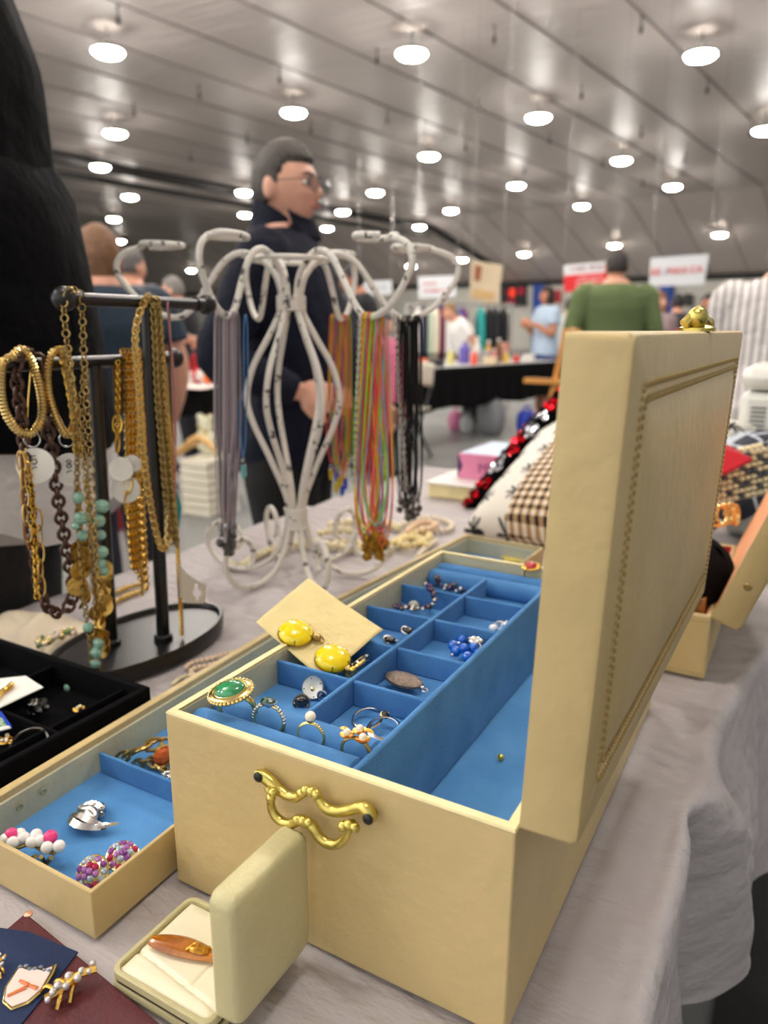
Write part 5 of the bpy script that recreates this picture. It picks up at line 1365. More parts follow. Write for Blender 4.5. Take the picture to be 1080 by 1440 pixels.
# dark coat at the left edge
blk = mat('black_coat', (4, 4, 7), .9, bump=.35, bscale=9, spec=.1)
def coat_extra(r, up, Hm):
    mb = MB()
    mb.rings([[(rx*math.cos(2*PI*k/28), ry*math.sin(2*PI*k/28)+.02, z+.012*math.sin(k*.9)) for k in range(28)] for z, rx, ry in ((.86, .215, .19), (.92, .212, .185), (.99, .208, .18), (1.08, .20, .17), (1.15, .195, .16), (1.21, .17, .13), (1.24, .10, .08))])
    obj('coat_hem', mb, blk, r)
    mb = MB(); mb.rings([[((rx*math.cos(2*PI*k/28)), ry*math.sin(2*PI*k/28)+.02, z+(.02*math.sin(k*1.3) if z < .8 else 0)) for k in range(28)] for z, rx, ry in ((.77, .215, .19), (.82, .214, .188), (.9, .205, .178), (.97, .20, .17))])
    obj('shirt_tail', mb, mat('white_shirt_tail', (196, 194, 194), .8, bump=.3, bscale=30), r)
person('person in a black coat over a white shirt tail, cut by the left edge', fl(-98, 1.06), dirv(.25, 1), h=1.90, build=1.12, skin='fair', hair=('short', 'black', (30, 26, 26)), top_mat=blk, bottom=(8, 8, 10), voxel=.010,
       arms={1: ((.24, -.02, 1.15), (.17, .04, .98)), -1: ((-.24, -.02, 1.15), (-.17, .04, .98)), ('d', 1): (0, -.1, -1), ('d', -1): (0, -.1, -1)}, extra=coat_extra)
person('woman with long light brown hair in a dark teal t-shirt', fl(148, 2.75), dirv(.75, -1), h=1.46, build=1.45, hair=('long', 'brown', (150, 104, 66)), top=(34, 52, 68), sleeve='short', bottom=(20, 22, 38), voxel=.010,
       arms={1: ((.31, -.05, 1.12), (.29, -.02, .88)), -1: ((-.33, -.06, 1.12), (-.31, -.04, .88))})
person('man with dark grey hair and grey t-shirt seen past the left wire curl', fl(190, 5.0), dirv(1, .7), h=1.60, build=1.25, hair=('crop', 'grey', (110, 106, 104)), top=(92, 90, 98), sleeve='short',
       arms={1: ((.3, .05, 1.15), (.2, .32, 1.1)), -1: ((-.3, .05, 1.12), (-.2, .3, 1.05))})
person('pale grey-haired person in a dark top facing left behind the toy table', fl(262, 5.95), dirv(.1, -1), h=1.50, build=1.2, skin='ruddy', hair=('short', 'palegrey', (150, 146, 142)), top=(34, 34, 40), sleeve='short', lean=8, voxel=.009,
       arms={1: ((.26, .2, 1.12), (.2, .46, 1.12)), -1: ((-.26, .2, 1.12), (-.2, .46, 1.12))})
person('girl with light brown hair in a red and green top at the toy table', fl(290, 5.4), dirv(-.5, .85), h=1.10, build=1.0, hair=('long', 'lightbrown', (150, 112, 86)), top=(176, 30, 44), voxel=.009)
person('dark-haired man in black leaning left, seen between the wire arms', fl(520, 6.0), dirv(.2, -1), h=1.60, build=1.2, skin='tan', hair=('crop', 'black', (30, 26, 26)), top=(26, 26, 32), lean=12)
person('child in a pink and black top below the dark-haired man', fl(540, 5.6), dirv(-.7, .6), h=1.22, build=1.05, hair=('short', 'black', (30, 26, 26)), top=(222, 120, 150), bottom=(16, 16, 20))
person('blonde woman in a white t-shirt bending at the clothes rack', fl(664, 8.9), dirv(-.4, -1), h=1.48, build=1.05, hair=('bun', 'blonde', (176, 140, 92)), top=(236, 234, 230), sleeve='short', lean=30)
def denim_extra(r, up, Hm): pass
person('long dark-haired woman in pale blue shirt and navy skirt behind the far table', fl(768, 9.4), dirv(-.35, -1), h=1.62, build=1.05, skin='tan', hair=('long', 'darkbrown', (52, 36, 32)), top=(168, 188, 208), sleeve='short', bottom=(30, 48, 96), skirt=True, voxel=.011,
       arms={1: ((.23, .05, 1.12), (.08, .27, 1.22)), -1: ((-.23, .05, 1.12), (-.08, .27, 1.24)), 'curl': .8})
person('person in a pale blue-white shirt just right of the dark-haired woman', fl(800, 9.9), dirv(1, .3), h=1.50, build=1.1, hair=('short', 'black', (30, 26, 26)), top=(196, 206, 214), sleeve='short')
person('broad man in an olive green shirt seen from behind above the lid', fl(861, 5.5), dirv(1, .05), h=1.66, build=1.28, hair=('crop', 'darkgrey', (52, 44, 42)), top=(88, 104, 64), sleeve='long', bottom=(40, 40, 46))
person('sandy-haired person hidden behind the left shoulder of the green-shirted man', fl(826, 7.4), dirv(.8, .5), h=1.55, hair=('long', 'sand', (190, 160, 110)), top=(200, 190, 170))
person('brown-haired person in a patterned top right of the green-shirted man', fl(924, 8.2), dirv(-1, .2), h=1.50, hair=('long', 'brown', (150, 104, 66)), top=(170, 150, 150))
person('person with black hair under the blue post', fl(950, 9.0), dirv(1, .2), h=1.52, hair=('short', 'black', (30, 26, 26)), top=(60, 60, 70))
person('child in a crimson top left of the striped shirt', fl(976, 7.6), dirv(-.8, -.6), h=1.32, hair=('short', 'black', (30, 26, 26)), top=(190, 24, 60))
person('dark-haired person in black behind the child in crimson', fl(992, 8.0), dirv(-1, -.2), h=1.48, skin='tan', hair=('short', 'black', (30, 26, 26)), top=(28, 26, 30))
def stripes():
    m = mat('striped_shirt', (222, 218, 214), .7, bump=.5, bscale=14)
    nt = m.node_tree; b = nt.nodes['Principled BSDF']; tc = nt.nodes.new('ShaderNodeTexCoord'); w_ = nt.nodes.new('ShaderNodeTexWave'); w_.bands_direction = 'X'
    w_.inputs['Scale'].default_value = 9; w_.inputs['Distortion'].default_value = .6
    nt.links.new(tc.outputs['Object'], w_.inputs['Vector']); cr = nt.nodes.new('ShaderNodeValToRGB')
    cr.color_ramp.elements[0].position = .25; cr.color_ramp.elements[0].color = lin((168, 160, 158))+(1,); cr.color_ramp.elements[1].position = .5; cr.color_ramp.elements[1].color = lin((226, 222, 218))+(1,)
    nt.links.new(w_.outputs['Fac'], cr.inputs['Fac']); nt.links.new(cr.outputs['Color'], b.inputs['Base Color']); return m
person('person in a grey-striped white short-sleeved shirt cut by the right edge', fl(1098, 3.1), dirv(1, .5), h=1.53, build=1.25, skin='ruddy', hair=('short', 'palegrey', (150, 146, 142)), top_mat=stripes(), sleeve='short', bottom=(60, 58, 58), lean=4, voxel=.009,
       arms={1: ((.27, .12, 1.15), (.2, .3, 1.0)), -1: ((-.27, .12, 1.15), (-.2, .3, 1.0))})
# ------------------------------------------------------------------ things on the far part of the near table
def label_text(txt, size, p, right, upv_, m_, parent, ext=.0006, name='lettering', align='CENTER'):
    cu = bpy.data.curves.new(name, 'FONT'); cu.body = txt; cu.size = size; cu.extrude = ext; cu.align_x = align; cu.align_y = 'CENTER'; cu.resolution_u = 3
    o = bpy.data.objects.new(name, cu); COL.objects.link(o); bpy.context.view_layer.update()
    me = bpy.data.meshes.new_from_object(o.evaluated_get(bpy.context.evaluated_depsgraph_get())); bpy.data.objects.remove(o)
    r_, u_ = right.normalized(), upv_.normalized(); n_ = r_.cross(u_)
    M4 = Matrix((r_, u_, n_)).transposed().to_4x4(); M4.translation = p; me.transform(M4)
    o = bpy.data.objects.new(name, me); COL.objects.link(o); me.materials.clear(); me.materials.append(m_)
    if parent is not None: o.parent = parent; o.matrix_parent_inverse = parent_world(parent).inverted()
    return o
def bxx(name, a, b_, m_, parent=None, bev=.002, rz=0):
    mb = MB(); mb.box([(a[i]+b_[i])/2 for i in range(3)], [abs(b_[i]-a[i]) for i in range(3)], rz=rz); return obj(name, mb, m_, parent, bevel=bev)
UPV = Vector((0, 0, 1))
# flat cream box with the pink box on it
A_ = gz(598, 700, 0); 
r = thing('flat_cream_box', 'flat cream box with a white top under the pink box, far end of the table', 'box', (A_.x+.15, A_.y+.12, 0))
bxx('body', (A_.x, A_.y+.012, 0), (A_.x+.36, A_.y+.30, .030), M['creamrim'], r, .003)
bxx('top_board', (A_.x-.004, A_.y+.008, .0302), (A_.x+.364, A_.y+.304, .036), M['white'], r, .002)
pkm = mat('pink_carton', (226, 140, 176), .5)
p = gz(643, 672, .0365); r = thing('pink_carton', 'small pink carton with a purple chevron and letter M, on the flat cream box', 'carton', (p.x+.06, p.y+.08, .0365))
q0 = Vector((p.x, p.y, .0365))
bxx('carton', q0, q0+Vector((.15, .20, .056)), pkm, r, .001)
bxx('top_panel', q0+Vector((.004, .004, .0562)), q0+Vector((.146, .196, .0572)), mat('pale_blue_panel', (196, 214, 232), .5), r, 0)
mb = MB(); mb.rings([[q0+Vector((.0, y, z)) for z in (.002, .028, .054)]+[q0+Vector((.0, y, .028))] for y in (-.0006, -.0012)]) if False else mb.prism([(q0.x+.0005, .003), (q0.x+.012, .028), (q0.x+.0005, .054)], 0, .0008, m=T(0, q0.y+.0, q0.z) @ Rm('X', 90))
obj('chevron', mb, mat('dark_purple', (78, 30, 92), .5), r, smooth=False)
label_text('M', .030, q0+Vector((.060, -.0008, .026)), Vector((1, 0, 0)), UPV, mat('purple_print', (150, 70, 130), .5), r, .0004)

def pillow(mb, w, h_, th, M4, n=26, fn=None):
    R_ = []
    def pt(u, v, s_):
        a, b_ = 2*u-1, 2*v-1; e = max(0, (1-abs(a)**2.6))*max(0, (1-abs(b_)**2.6)); pinch = 1-.10*(a*a*(1-b_*b_)+b_*b_*(1-a*a))*0-.05*(1-abs(a))*abs(b_)-.05*(1-abs(b_))*abs(a)
        z = s_*th/2*e**.42; 
        return M4 @ Vector((a*w/2*pinch, b_*h_/2*pinch, z+.002*s_))
    mb.grid(lambda u, v: pt(u, v, 1), n, n); mb.grid(lambda u, v: pt(u, 1-v, -1), n, n)
    bmesh.ops.remove_doubles(mb.bm, verts=mb.bm.verts, dist=.0045)
def knit_mat():
    m = mat('knit_pattern', (232, 226, 210), .9, bump=.4, bscale=300)
    nt = m.node_tree; b = nt.nodes['Principled BSDF']; N = nt.nodes.new; L = nt.links.new
    tc = N('ShaderNodeTexCoord'); sp = N('ShaderNodeSeparateXYZ'); L(tc.outputs['Object'], sp.inputs[0])
    def mth(op, a, b_=None, c_=None):
        n = N('ShaderNodeMath'); n.operation = op
        for i, v in enumerate((a, b_, c_)):
            if v is None: continue
            if isinstance(v, (int, float)): n.inputs[i].default_value = v
            else: L(v, n.inputs[i])
        return n.outputs[0]
    x, y = sp.outputs['X'], sp.outputs['Y']; s = .0165
    fx = mth('FRACT', mth('ADD', mth('DIVIDE', x, s), 100)); fy = mth('FRACT', mth('ADD', mth('DIVIDE', y, s), 100))
    cx = mth('LESS_THAN', fx, .5); cy = mth('LESS_THAN', fy, .5)
    both = mth('MULTIPLY', cx, cy); none = mth('MULTIPLY', mth('SUBTRACT', 1, cx), mth('SUBTRACT', 1, cy))
    inb = mth('LESS_THAN', mth('ABSOLUTE', mth('ADD', x, .0)), .105)
    def mix(f, c1, c2):
        n = N('ShaderNodeMix'); n.data_type = 'RGBA'; L(f, n.inputs['Factor'])
        for k, v in ((6, c1), (7, c2)):
            if isinstance(v, tuple): n.inputs[k].default_value = lin(v)+(1,)
            else: L(v, n.inputs[k])
        return n.outputs[2]
    c1 = mix(both, (176, 142, 96), (28, 28, 34)); c2 = mix(none, c1, (238, 230, 214))
    # star motifs outside the band
    sx = mth('SUBTRACT', mth('FRACT', mth('ADD', mth('DIVIDE', x, .07), 100.0)), .5); sy = mth('SUBTRACT', mth('FRACT', mth('ADD', mth('DIVIDE', y, .062), 100.35)), .5)
    an = mth('ARCTAN2', sy, sx); rd = mth('SQRT', mth('ADD', mth('MULTIPLY', sx, sx), mth('MULTIPLY', sy, sy)))
    st = mth('LESS_THAN', rd, mth('ADD', .20, mth('MULTIPLY', .12, mth('COSINE', mth('MULTIPLY', an, 8)))))
    c3 = mix(st, (234, 230, 218), (34, 34, 40)); L(mix(inb, c3, c2), b.inputs['Base Color'])
    return m
KN = knit_mat()
def local_pillow(name, label, cat, w, h_, th, m_, p, rot):
    o = None; mb = MB(); pillow(mb, w, h_, th, Matrix.Identity(4)); r = thing(name, label, cat, (0, 0, 0)); obj('cover', mb, m_, r, auto=80)
    place(r, p, rot); return r
r = local_pillow('patterned_cushion', 'knitted cushion with cream ground, black stars and check band, left of the raised lid', 'cushion', .40, .36, .13, KN, (-.292, 1.315, .100), (math.radians(27), math.radians(-5), math.radians(-13)))
r = thing('sequin_cushion', 'black cushion edged with red and silver sequins leaning on the patterned cushion', 'cushion', (0, 0, 0))
mb = MB(); pillow(mb, .36, .36, .10, Matrix.Identity(4)); obj('cover', mb, mat('black_velour', (6, 6, 8), 1, spec=.1), r, auto=80)
for nm, col, sd in (('red_sequins', mat('red_sequin', (206, 8, 26), .15, .85), 1), ('silver_sequins', mat('silver_sequin', (196, 196, 204), .15, .9), 2)):
    mb = MB(); q = random.Random(sd)
    for k in range(560):
        a, b_ = q.uniform(-.97, .97), q.uniform(-.97, .97)
        band = (a*.6+b_) 
        if (sd == 1) != (noise.noise(Vector((a*2.2, b_*2.2, 3))) > -.08): continue
        e = max(0, 1-abs(a)**2.6)*max(0, 1-abs(b_)**2.6); z = .05*e**.42+.004
        nrm = Vector((a*.9, b_*.9, .8+e)) + Vector((q.uniform(-.5, .5), q.uniform(-.5, .5), q.uniform(-.3, .3)))
        mb.lathe([(.0003, 0), (.0062, .0003), (.0003, .0006)], n=7, m=look((a*.18*.96, b_*.18*.96, z), nrm))
    for k in range(340):
        e_ = q.uniform(-.98, .98); sd_ = q.choice(((e_, 1), (e_, -1), (1, e_), (-1, e_)))
        if (sd == 1) != (noise.noise(Vector((e_*2.2, sd_[0]*1.3, 7))) > -.15): continue
        mb.lathe([(.0003, 0), (.0065, .0003), (.0003, .0006)], n=7, m=look((sd_[0]*.178, sd_[1]*.178, q.uniform(-.006, .014)), Vector((sd_[0] if abs(sd_[0]) == 1 else 0, sd_[1] if abs(sd_[1]) == 1 else 0, .3))+Vector((q.uniform(-.4, .4), q.uniform(-.4, .4), q.uniform(-.4, .4)))))
    o = obj(nm, mb, col, r, smooth=False); o['kind'] = 'stuff'
xl = (RT*.62+UPV*.78).normalized(); zl = (HD*.80+(-RT*.78+UPV*.62)*.95).normalized(); yl = zl.cross(xl).normalized()
inward = (RT*.78-UPV*.62); sgn = 1 if yl.dot(inward) > 0 else -1
mrot = Matrix((xl, yl, zl)).transposed()
place(r, gf(738, 622, 1.50)+yl*sgn*.165, tuple(mrot.to_euler()))

# ------------------------------------------------------------------ second jewelry box, right of the raised lid
x1, y0 = -.058, .795
W2, D2, H2 = .20, .30, .072
r = thing('red_lined_box', 'second cream jewelry box lined in red behind the raised lid, its own lid leaning right', 'jewelry box', (x1-.1, y0+.15, 0))
mb = MB(); shell(mb, x1-W2, x1, y0, y0+D2, 0, H2, .006, .010); obj('body', mb, M['cream'], r, bevel=.003, seg=3)
redm = mat('red_lining', (176, 18, 34), .7, sheen=.3)
mb = MB(); shell(mb, x1-W2+.0062, x1-.0062, y0+.0062, y0+D2-.0062, .0101, H2-.002, .0008, .012); obj('lining', mb, redm, r)
for z in (.006, H2-.008):
    mb = MB()
    for x in [x1-W2+.004+i*.0035 for i in range(int(W2/.0035)-1)]: mb.sphere((x, y0-.0002, z), (.0011, .0006, .0006), 6, 4)
    obj('stitching', mb, M['stitch'], r)
L2 = T(x1, 0, H2) @ Matrix.Rotation(math.radians(19), 4, 'Y')
mb = MB()
def rc3(x, i, q): return rc(x, y0+i, y0+D2-i, -.004+i, .225-i, q, 3)
mb.rings([rc3(.006, .005, .003), rc3(.0, .005, .003), rc3(.0, 0, .005), rc3(.026, 0, .005), rc3(.030, .004, .005), rc3(.032, .03, .01)], m=L2); l2 = obj('lid', mb, M['cream'], r, auto=50)
mb = MB(); mb.rings([rc3(.0005, .0052, .003), rc3(.0059, .0052, .003)], m=L2); obj('lid_lining', mb, mat('peach_lining', (226, 158, 112), .8, sheen=.3), l2)
mb = MB(); mb.lathe([(.0005, 0), (.004, .0004), (.003, .0012)], n=10, m=L2 @ T(.016, y0-.0002, .045) @ Rm('X', 90)); obj('hinge_pin', mb, M['antgold'], l2)
# contents
r = thing('velvet_pouch', 'black velvet pouch slumped over the rim of the red-lined box', 'pouch', (0, 0, 0)); r.name = 'velvet_pouch'
mb = MB(); q0 = Vector((x1-.050, y0+.06, H2+.020))
mb.grid(lambda u, v: q0+Vector((.060*math.sin(PI*v)*math.cos(2*PI*u)*(1+.15*math.sin(6*PI*u)), .070*math.sin(PI*v)*math.sin(2*PI*u), .052*math.cos(PI*v)+.006*noise.noise(Vector((u*9, v*9, 1))))), 32, 18)
bmesh.ops.remove_doubles(mb.bm, verts=mb.bm.verts, dist=.0005); obj('bag', mb, M['blackvelvet'], r)
r = thing('gold_bangles', 'gold bangles and bracelets standing at the back of the red-lined box', 'bangles', (0, 0, 0)); 
for k, (px_, py_) in enumerate(((1010, 726), (1018, 724), (1027, 722), (1035, 724))):
    p = gf(px_, py_, .90+.01*k); mb = MB(); mb.torus(.0125, .0024, 24, 8, m=look(p, Vector((.6, -.7+.2*k, .1)))); obj('bangle', mb, M['palegold'], r)
r = thing('gold_necklace_heap', 'gold and pearl jewelry heap in the front corner of the red-lined box', 'necklace', (0, 0, 0))
mb = MB(); q = random.Random(8)
for k in range(16): mb.sphere(Vector((x1-.030-q.random()*.05, y0+.012+q.random()*.02, H2-.006+q.uniform(-.004, .006))), q.uniform(.004, .006), 9, 6)
obj('bead_cluster', mb, mat('golden_pearl', (226, 188, 120), .25, coat=.4), r)
bxx('amber_block', (x1-.030, y0+.010, H2-.010), (x1-.008, y0+.035, H2+.014), mat('amber_resin', (160, 96, 34), .2, coat=.4), r, .002)
# stacked things at the right edge
r = thing('navy_bandana', 'folded navy bandana with white print behind the red-lined box', 'bandana', (0, 0, 0))
def ban(u, v):
    p = gf(1000, 700, 1.10)+RT*(u*.24)+HD*(v*.20); return Vector((p.x, p.y, max(.003, .20*math.sin(PI*min(1, .06+v*.9))**.5*math.sin(PI*(.12+u*.76))**.4+.010*noise.noise(Vector((u*6, v*6, 2))))))
nv = mat('navy_print', (30, 34, 48), .8, bump=.3, bscale=100)
nt = nv.node_tree; b = nt.nodes['Principled BSDF']; vo = nt.nodes.new('ShaderNodeTexVoronoi'); vo.feature = 'DISTANCE_TO_EDGE'; vo.inputs['Scale'].default_value = 26; tc = nt.nodes.new('ShaderNodeTexCoord'); nt.links.new(tc.outputs['Object'], vo.inputs['Vector'])
cr = nt.nodes.new('ShaderNodeValToRGB'); cr.color_ramp.elements[0].position = .04; cr.color_ramp.elements[0].color = lin((190, 196, 206))+(1,); cr.color_ramp.elements[1].position = .08; cr.color_ramp.elements[1].color = lin((30, 34, 48))+(1,)
nt.links.new(vo.outputs['Distance'], cr.inputs['Fac']); nt.links.new(cr.outputs['Color'], b.inputs['Base Color'])
mb = MB(); mb.grid(ban, 24, 20); obj('cloth_fold', mb, nv, r, solid=.002, offset=-1, auto=80)
r = thing('red_packet', 'shiny red packet lying against the navy bandana', 'packet', (0, 0, 0))
mb = MB(); q_ = [gf(1008, 630, 1.02), gf(1020, 626, 1.04), gf(1060, 648, 1.01), gf(1006, 674, .98)]; mb.rings([q_, [p+Vector((-.002, -.004, .004)) for p in q_]]); obj('foil', mb, mat('red_foil', (196, 26, 44), .25, coat=.5), r, smooth=False)
r = thing('beaded_purse', 'cream and grey woven beaded purse behind the second lid', 'purse', (0, 0, 0))
mb = MB(); m2 = MB(); q = random.Random(3)
for i in range(13):
    for j in range(9):
        p = gf(1000+i*8.5, 708-j*8.2+i*-2.0, 1.03+.002*i); (m2 if (i+j*2) % 5 == 0 or (i*j) % 7 == 3 else mb).sphere(p, (.0050, .0048, .0040), 8, 5)
obj('cream_beads', mb, M['ivory'], r); obj('grey_beads', m2, mat('slate_bead', (74, 82, 92), .4), r)
mb = MB(); q_ = [gf(996, 712, 1.04), gf(1104, 690, 1.06), gf(1104, 622, 1.06), gf(1004, 646, 1.04)]; mb.rings([q_, [p+HD*.03 for p in q_]]); obj('purse_body', mb, mat('beige_fabric', (200, 186, 156), .8), r, smooth=False)
r = thing('white_appliance', 'white plastic appliance with vent slots at the right edge behind the lid', 'appliance', (0, 0, 0)); r.name = 'white_appliance'
wp = mat('white_plastic', (222, 222, 214), .35, coat=.2)
c0 = gf(1038, 590, 1.30); 
a0 = Vector((c0.x, c0.y, .16)); q = lambda x, y, z: a0+Vector((x, y, z))
bxx('case', q(0, 0, -.16), q(.26, .22, .095), wp, r, .012)
bxx('upper_shell', q(-.004, -.004, .098), q(.264, .224, .14), wp, r, .02)
for k in range(2):
    for j in range(6): bxx('vent_slot', q(.018+k*.034, -.0012, .030+j*.0075), q(.042+k*.034, .0004, .0335+j*.0075), mat('vent_dark', (110, 110, 104), .6) if (k+j) == 0 else bpy.data.materials['vent_dark'], r, 0)

# ------------------------------------------------------------------ toy table on the left
def table(name, label, P, depth, hz, m_skirt, m_top, skirt_h=None, legs=4, side=1):
    a, b_ = Vector(P[0]), Vector(P[1]); d = (b_-a).normalized(); n = Vector((-d.y, d.x, 0)); n = n if n.dot(HD) > 0 else -n
    r = thing(name, label, 'table', (a+b_)/2-Vector((0, 0, TZ)))
    A = [a, b_, b_+n*depth, a+n*depth]; z = hz
    mb = MB(); mb.rings([[Vector((p.x, p.y, z-.03)) for p in A], [Vector((p.x, p.y, z)) for p in A]]); obj('tabletop', mb, m_top, r, smooth=False)
    if m_skirt:
        L_ = (b_-a).length; hgt = skirt_h
        mb = MB(); mb.grid(lambda u, v: Vector((a.x, a.y, 0))+d*(u*L_)-n*(.012+.012*math.sin(u*L_*26)*v+.006*math.sin(u*L_*61)*v)+Vector((0, 0, z-.002-v*hgt*(1+.04*math.sin(u*L_*7)))), 140, 8)
        obj('skirt', mb, m_skirt, r, solid=.003)
    for i in range(legs):
        p = a+d*(.12 if i % 2 else (b_-a).length-.12)+n*(.1 if i < 2 else depth-.1)
        mb = MB(); mb.tube(smoothpath([(p.x, p.y, z-.03), (p.x, p.y, z-.36), (p.x+d.x*.06, p.y+d.y*.06, z-.46), (p.x+d.x*.08, p.y+d.y*.08, FLOOR+.01)], 4), .014, n=8); obj('leg', mb, M['black'], r)
    return r, a, d, n
P0, P1 = gz(196, 549, -.01), gz(372, 541, -.01)
tb, a, d, n = table('toy_table', 'black-skirted table with toys on a white cloth, behind the necklace stand', (P0, P1), .7, -.01, M['blackcloth'], mat('toy_white_cloth', (232, 224, 220), .7), .16)
P2, P3 = gz(470, 526, -.01), gz(860, 503, -.01)
tb2, a2, d2, n2 = table('far_table', 'long far table with a black skirt and grey top, across the aisle', (P2, P3), .85, -.01, M['blackcloth'], mat('grey_table_top', (186, 188, 188), .5), .40)
def soft(name, label, cat, p, parts):
    r = thing(name, label, cat, (0, 0, 0))
    for nm, fn, m_ in parts:
        mb = MB(); fn(mb); obj(nm, mb, m_, r)
    place(r, p); return r
yl = mat('toy_yellow', (240, 190, 20), .5); wt = mat('toy_white', (236, 232, 226), .6); orng = mat('toy_orange', (232, 110, 30), .5)
pp = gz(256, 540, -.01)+n*.14
soft('toy_duck', 'yellow toy with a white domed top on the toy table', 'toy', pp, [('body', lambda m: m.sphere((0, 0, .075), (.065, .05, .075), 16, 10), yl), ('cap', lambda m: m.sphere((0, 0, .165), (.045, .045, .045), 14, 10), wt), ('beak', lambda m: m.sphere((.03, -.04, .09), (.03, .025, .015), 10, 6), orng)])
soft('toy_plush', 'white plush toy lying right of the yellow toy', 'toy', gz(282, 541, -.01)+n*.16, [('body', lambda m: (m.sphere((0, 0, .04), (.10, .06, .04), 16, 10), m.sphere((.1, 0, .055), (.045, .04, .04), 12, 8)), wt), ('scarf', lambda m: m.torus(.04, .012, 16, 6, m=T(.065, 0, .05) @ Rm('Y', 80)), mat('toy_red', (200, 40, 50), .6))])
soft('toy_figure', 'small orange and brown toy figure at the right of the toy table', 'toy', gz(304, 542, -.01)+n*.12, [('body', lambda m: m.sphere((0, 0, .035), (.035, .03, .035), 12, 8), orng), ('head', lambda m: m.sphere((.01, 0, .085), (.022, .022, .022), 12, 8), mat('toy_tan', (206, 160, 120), .6))])
soft('toy_blanket', 'crumpled pinkish-white cloth at the near edge of the toy table', 'cloth', gz(256, 546, -.01)+n*.05, [('cloth_heap', lambda m: m.grid(lambda u, v: ((u-.5)*.42, (v-.5)*.10+.02, .035*math.sin(PI*u)*math.sin(PI*v)*(1+.5*noise.noise(Vector((u*6, v*6, 0))))+.001), 30, 10), mat('pinkish_cloth', (240, 218, 210), .8))])
# floor goods under and before the toy table
def onfloor(px, py): return gfl(px, py)
cw = mat('cream_wood', (226, 220, 200), .6)
p = onfloor(274, 726); r = thing('stacked_shutters', 'stack of cream slatted wood panels on the floor below the toy table', 'panel stack', p)
for k in range(7):
    bxx('panel', p+Vector((-.10, 0, .002+k*.050)), p+Vector((.12, .26, .046+k*.050)), cw, r, .006)
p = onfloor(306, 722)+HD*.1; r = thing('white_stool', 'white stool beside the stack of cream panels', 'stool', p)
bxx('seat', p+Vector((-.16, -.03, .31)), p+Vector((.14, .25, .345)), M['white'], r, .008)
for x, y in ((-.12, 0), (.11, 0), (.11, .2), (-.12, .2)):
    mb = MB(); mb.tube([p+Vector((x*.85, y, .31)), p+Vector((x*1.1, y, .002))], [.018, .024], n=8); obj('leg', mb, M['white'], r)
zt = .36
for lab, px_, col, c2, w_, h_, x_ in (('white bear-shaped panel with pale yellow flowers on the cream panel stack', 262, (214, 214, 186), (188, 168, 92), .17, .23, -.04), ('white floral panel with yellow flowers right of the bear-shaped panel', 304, (230, 232, 228), (196, 186, 60), .15, .17, .10)):
    p = onfloor(274, 726)+Vector((x_, .20+x_*.6, zt)); r = thing('floral_panel', lab, 'panel', p)
    m_ = mat('floral_%d' % px_, col, .6); nt = m_.node_tree; b = nt.nodes['Principled BSDF']; vo = nt.nodes.new('ShaderNodeTexVoronoi'); vo.inputs['Scale'].default_value = 17; tc = nt.nodes.new('ShaderNodeTexCoord'); nt.links.new(tc.outputs['Object'], vo.inputs['Vector'])
    cr = nt.nodes.new('ShaderNodeValToRGB'); cr.color_ramp.elements[0].position = .30; cr.color_ramp.elements[0].color = lin(c2)+(1,); cr.color_ramp.elements[1].position = .36; cr.color_ramp.elements[1].color = lin(col)+(1,)
    nt.links.new(vo.outputs['Distance'], cr.inputs['Fac']); nt.links.new(cr.outputs['Color'], b.inputs['Base Color'])
    mb = MB(); mb.sphere((0, 0, h_*.33), (w_/2, .03, h_*.36), 18, 10); mb.sphere((0, 0, h_*.75), (w_*.36, .028, h_*.26), 16, 10)
    for sx in (-1, 1): mb.sphere((sx*w_*.26, 0, h_*.97), (w_*.13, .02, h_*.1), 10, 8)
    o = obj('panel_body', mb, m_, None); o.parent = r; bake(o, .008, 3)
r = thing('wooden_hanger', 'pale wooden coat hanger lying on the cream panel stack', 'hanger', (0, 0, 0))
p = onfloor(274, 726)+Vector((.05, .02, zt+.03)); mb = MB()
mb.tube(smoothpath([p+Vector((-.17, -.02, -.018)), p+Vector((-.09, 0, .04)), p+Vector((0, .01, .085)), p+Vector((.09, 0, .05)), p+Vector((.15, 0, .0))], 5), [.014]*6+[.02]*9+[.014]*6, n=10, ell=1.8); obj('hanger_body', mb, mat('pale_wood', (224, 178, 112), .5, var=.1), r)
mb = MB(); mb.tube(smoothpath([p+Vector((0, .01, .10)), p+Vector((0, .01, .13)), p+Vector((.03, .01, .15)), p+Vector((.05, .01, .13))], 4), .002, n=6); obj('hook', mb, M['silver'], r)
p = onfloor(150, 742); r = thing('red_bin', 'dark red bin on the floor behind the necklaces', 'bin', p)
mb = MB(); mb.rings([[(x, y, z) for x, y in rrect(-.13*s_, .13*s_, -.1*s_, .1*s_, .03)] for s_, z in ((.85, 0), (1.0, .33), (1.05, .335), (1.05, .35), (.98, .35), (.82, .02))], m=T(*p)); obj('tub', mb, mat('dark_red_plastic', (128, 18, 30), .5), r)
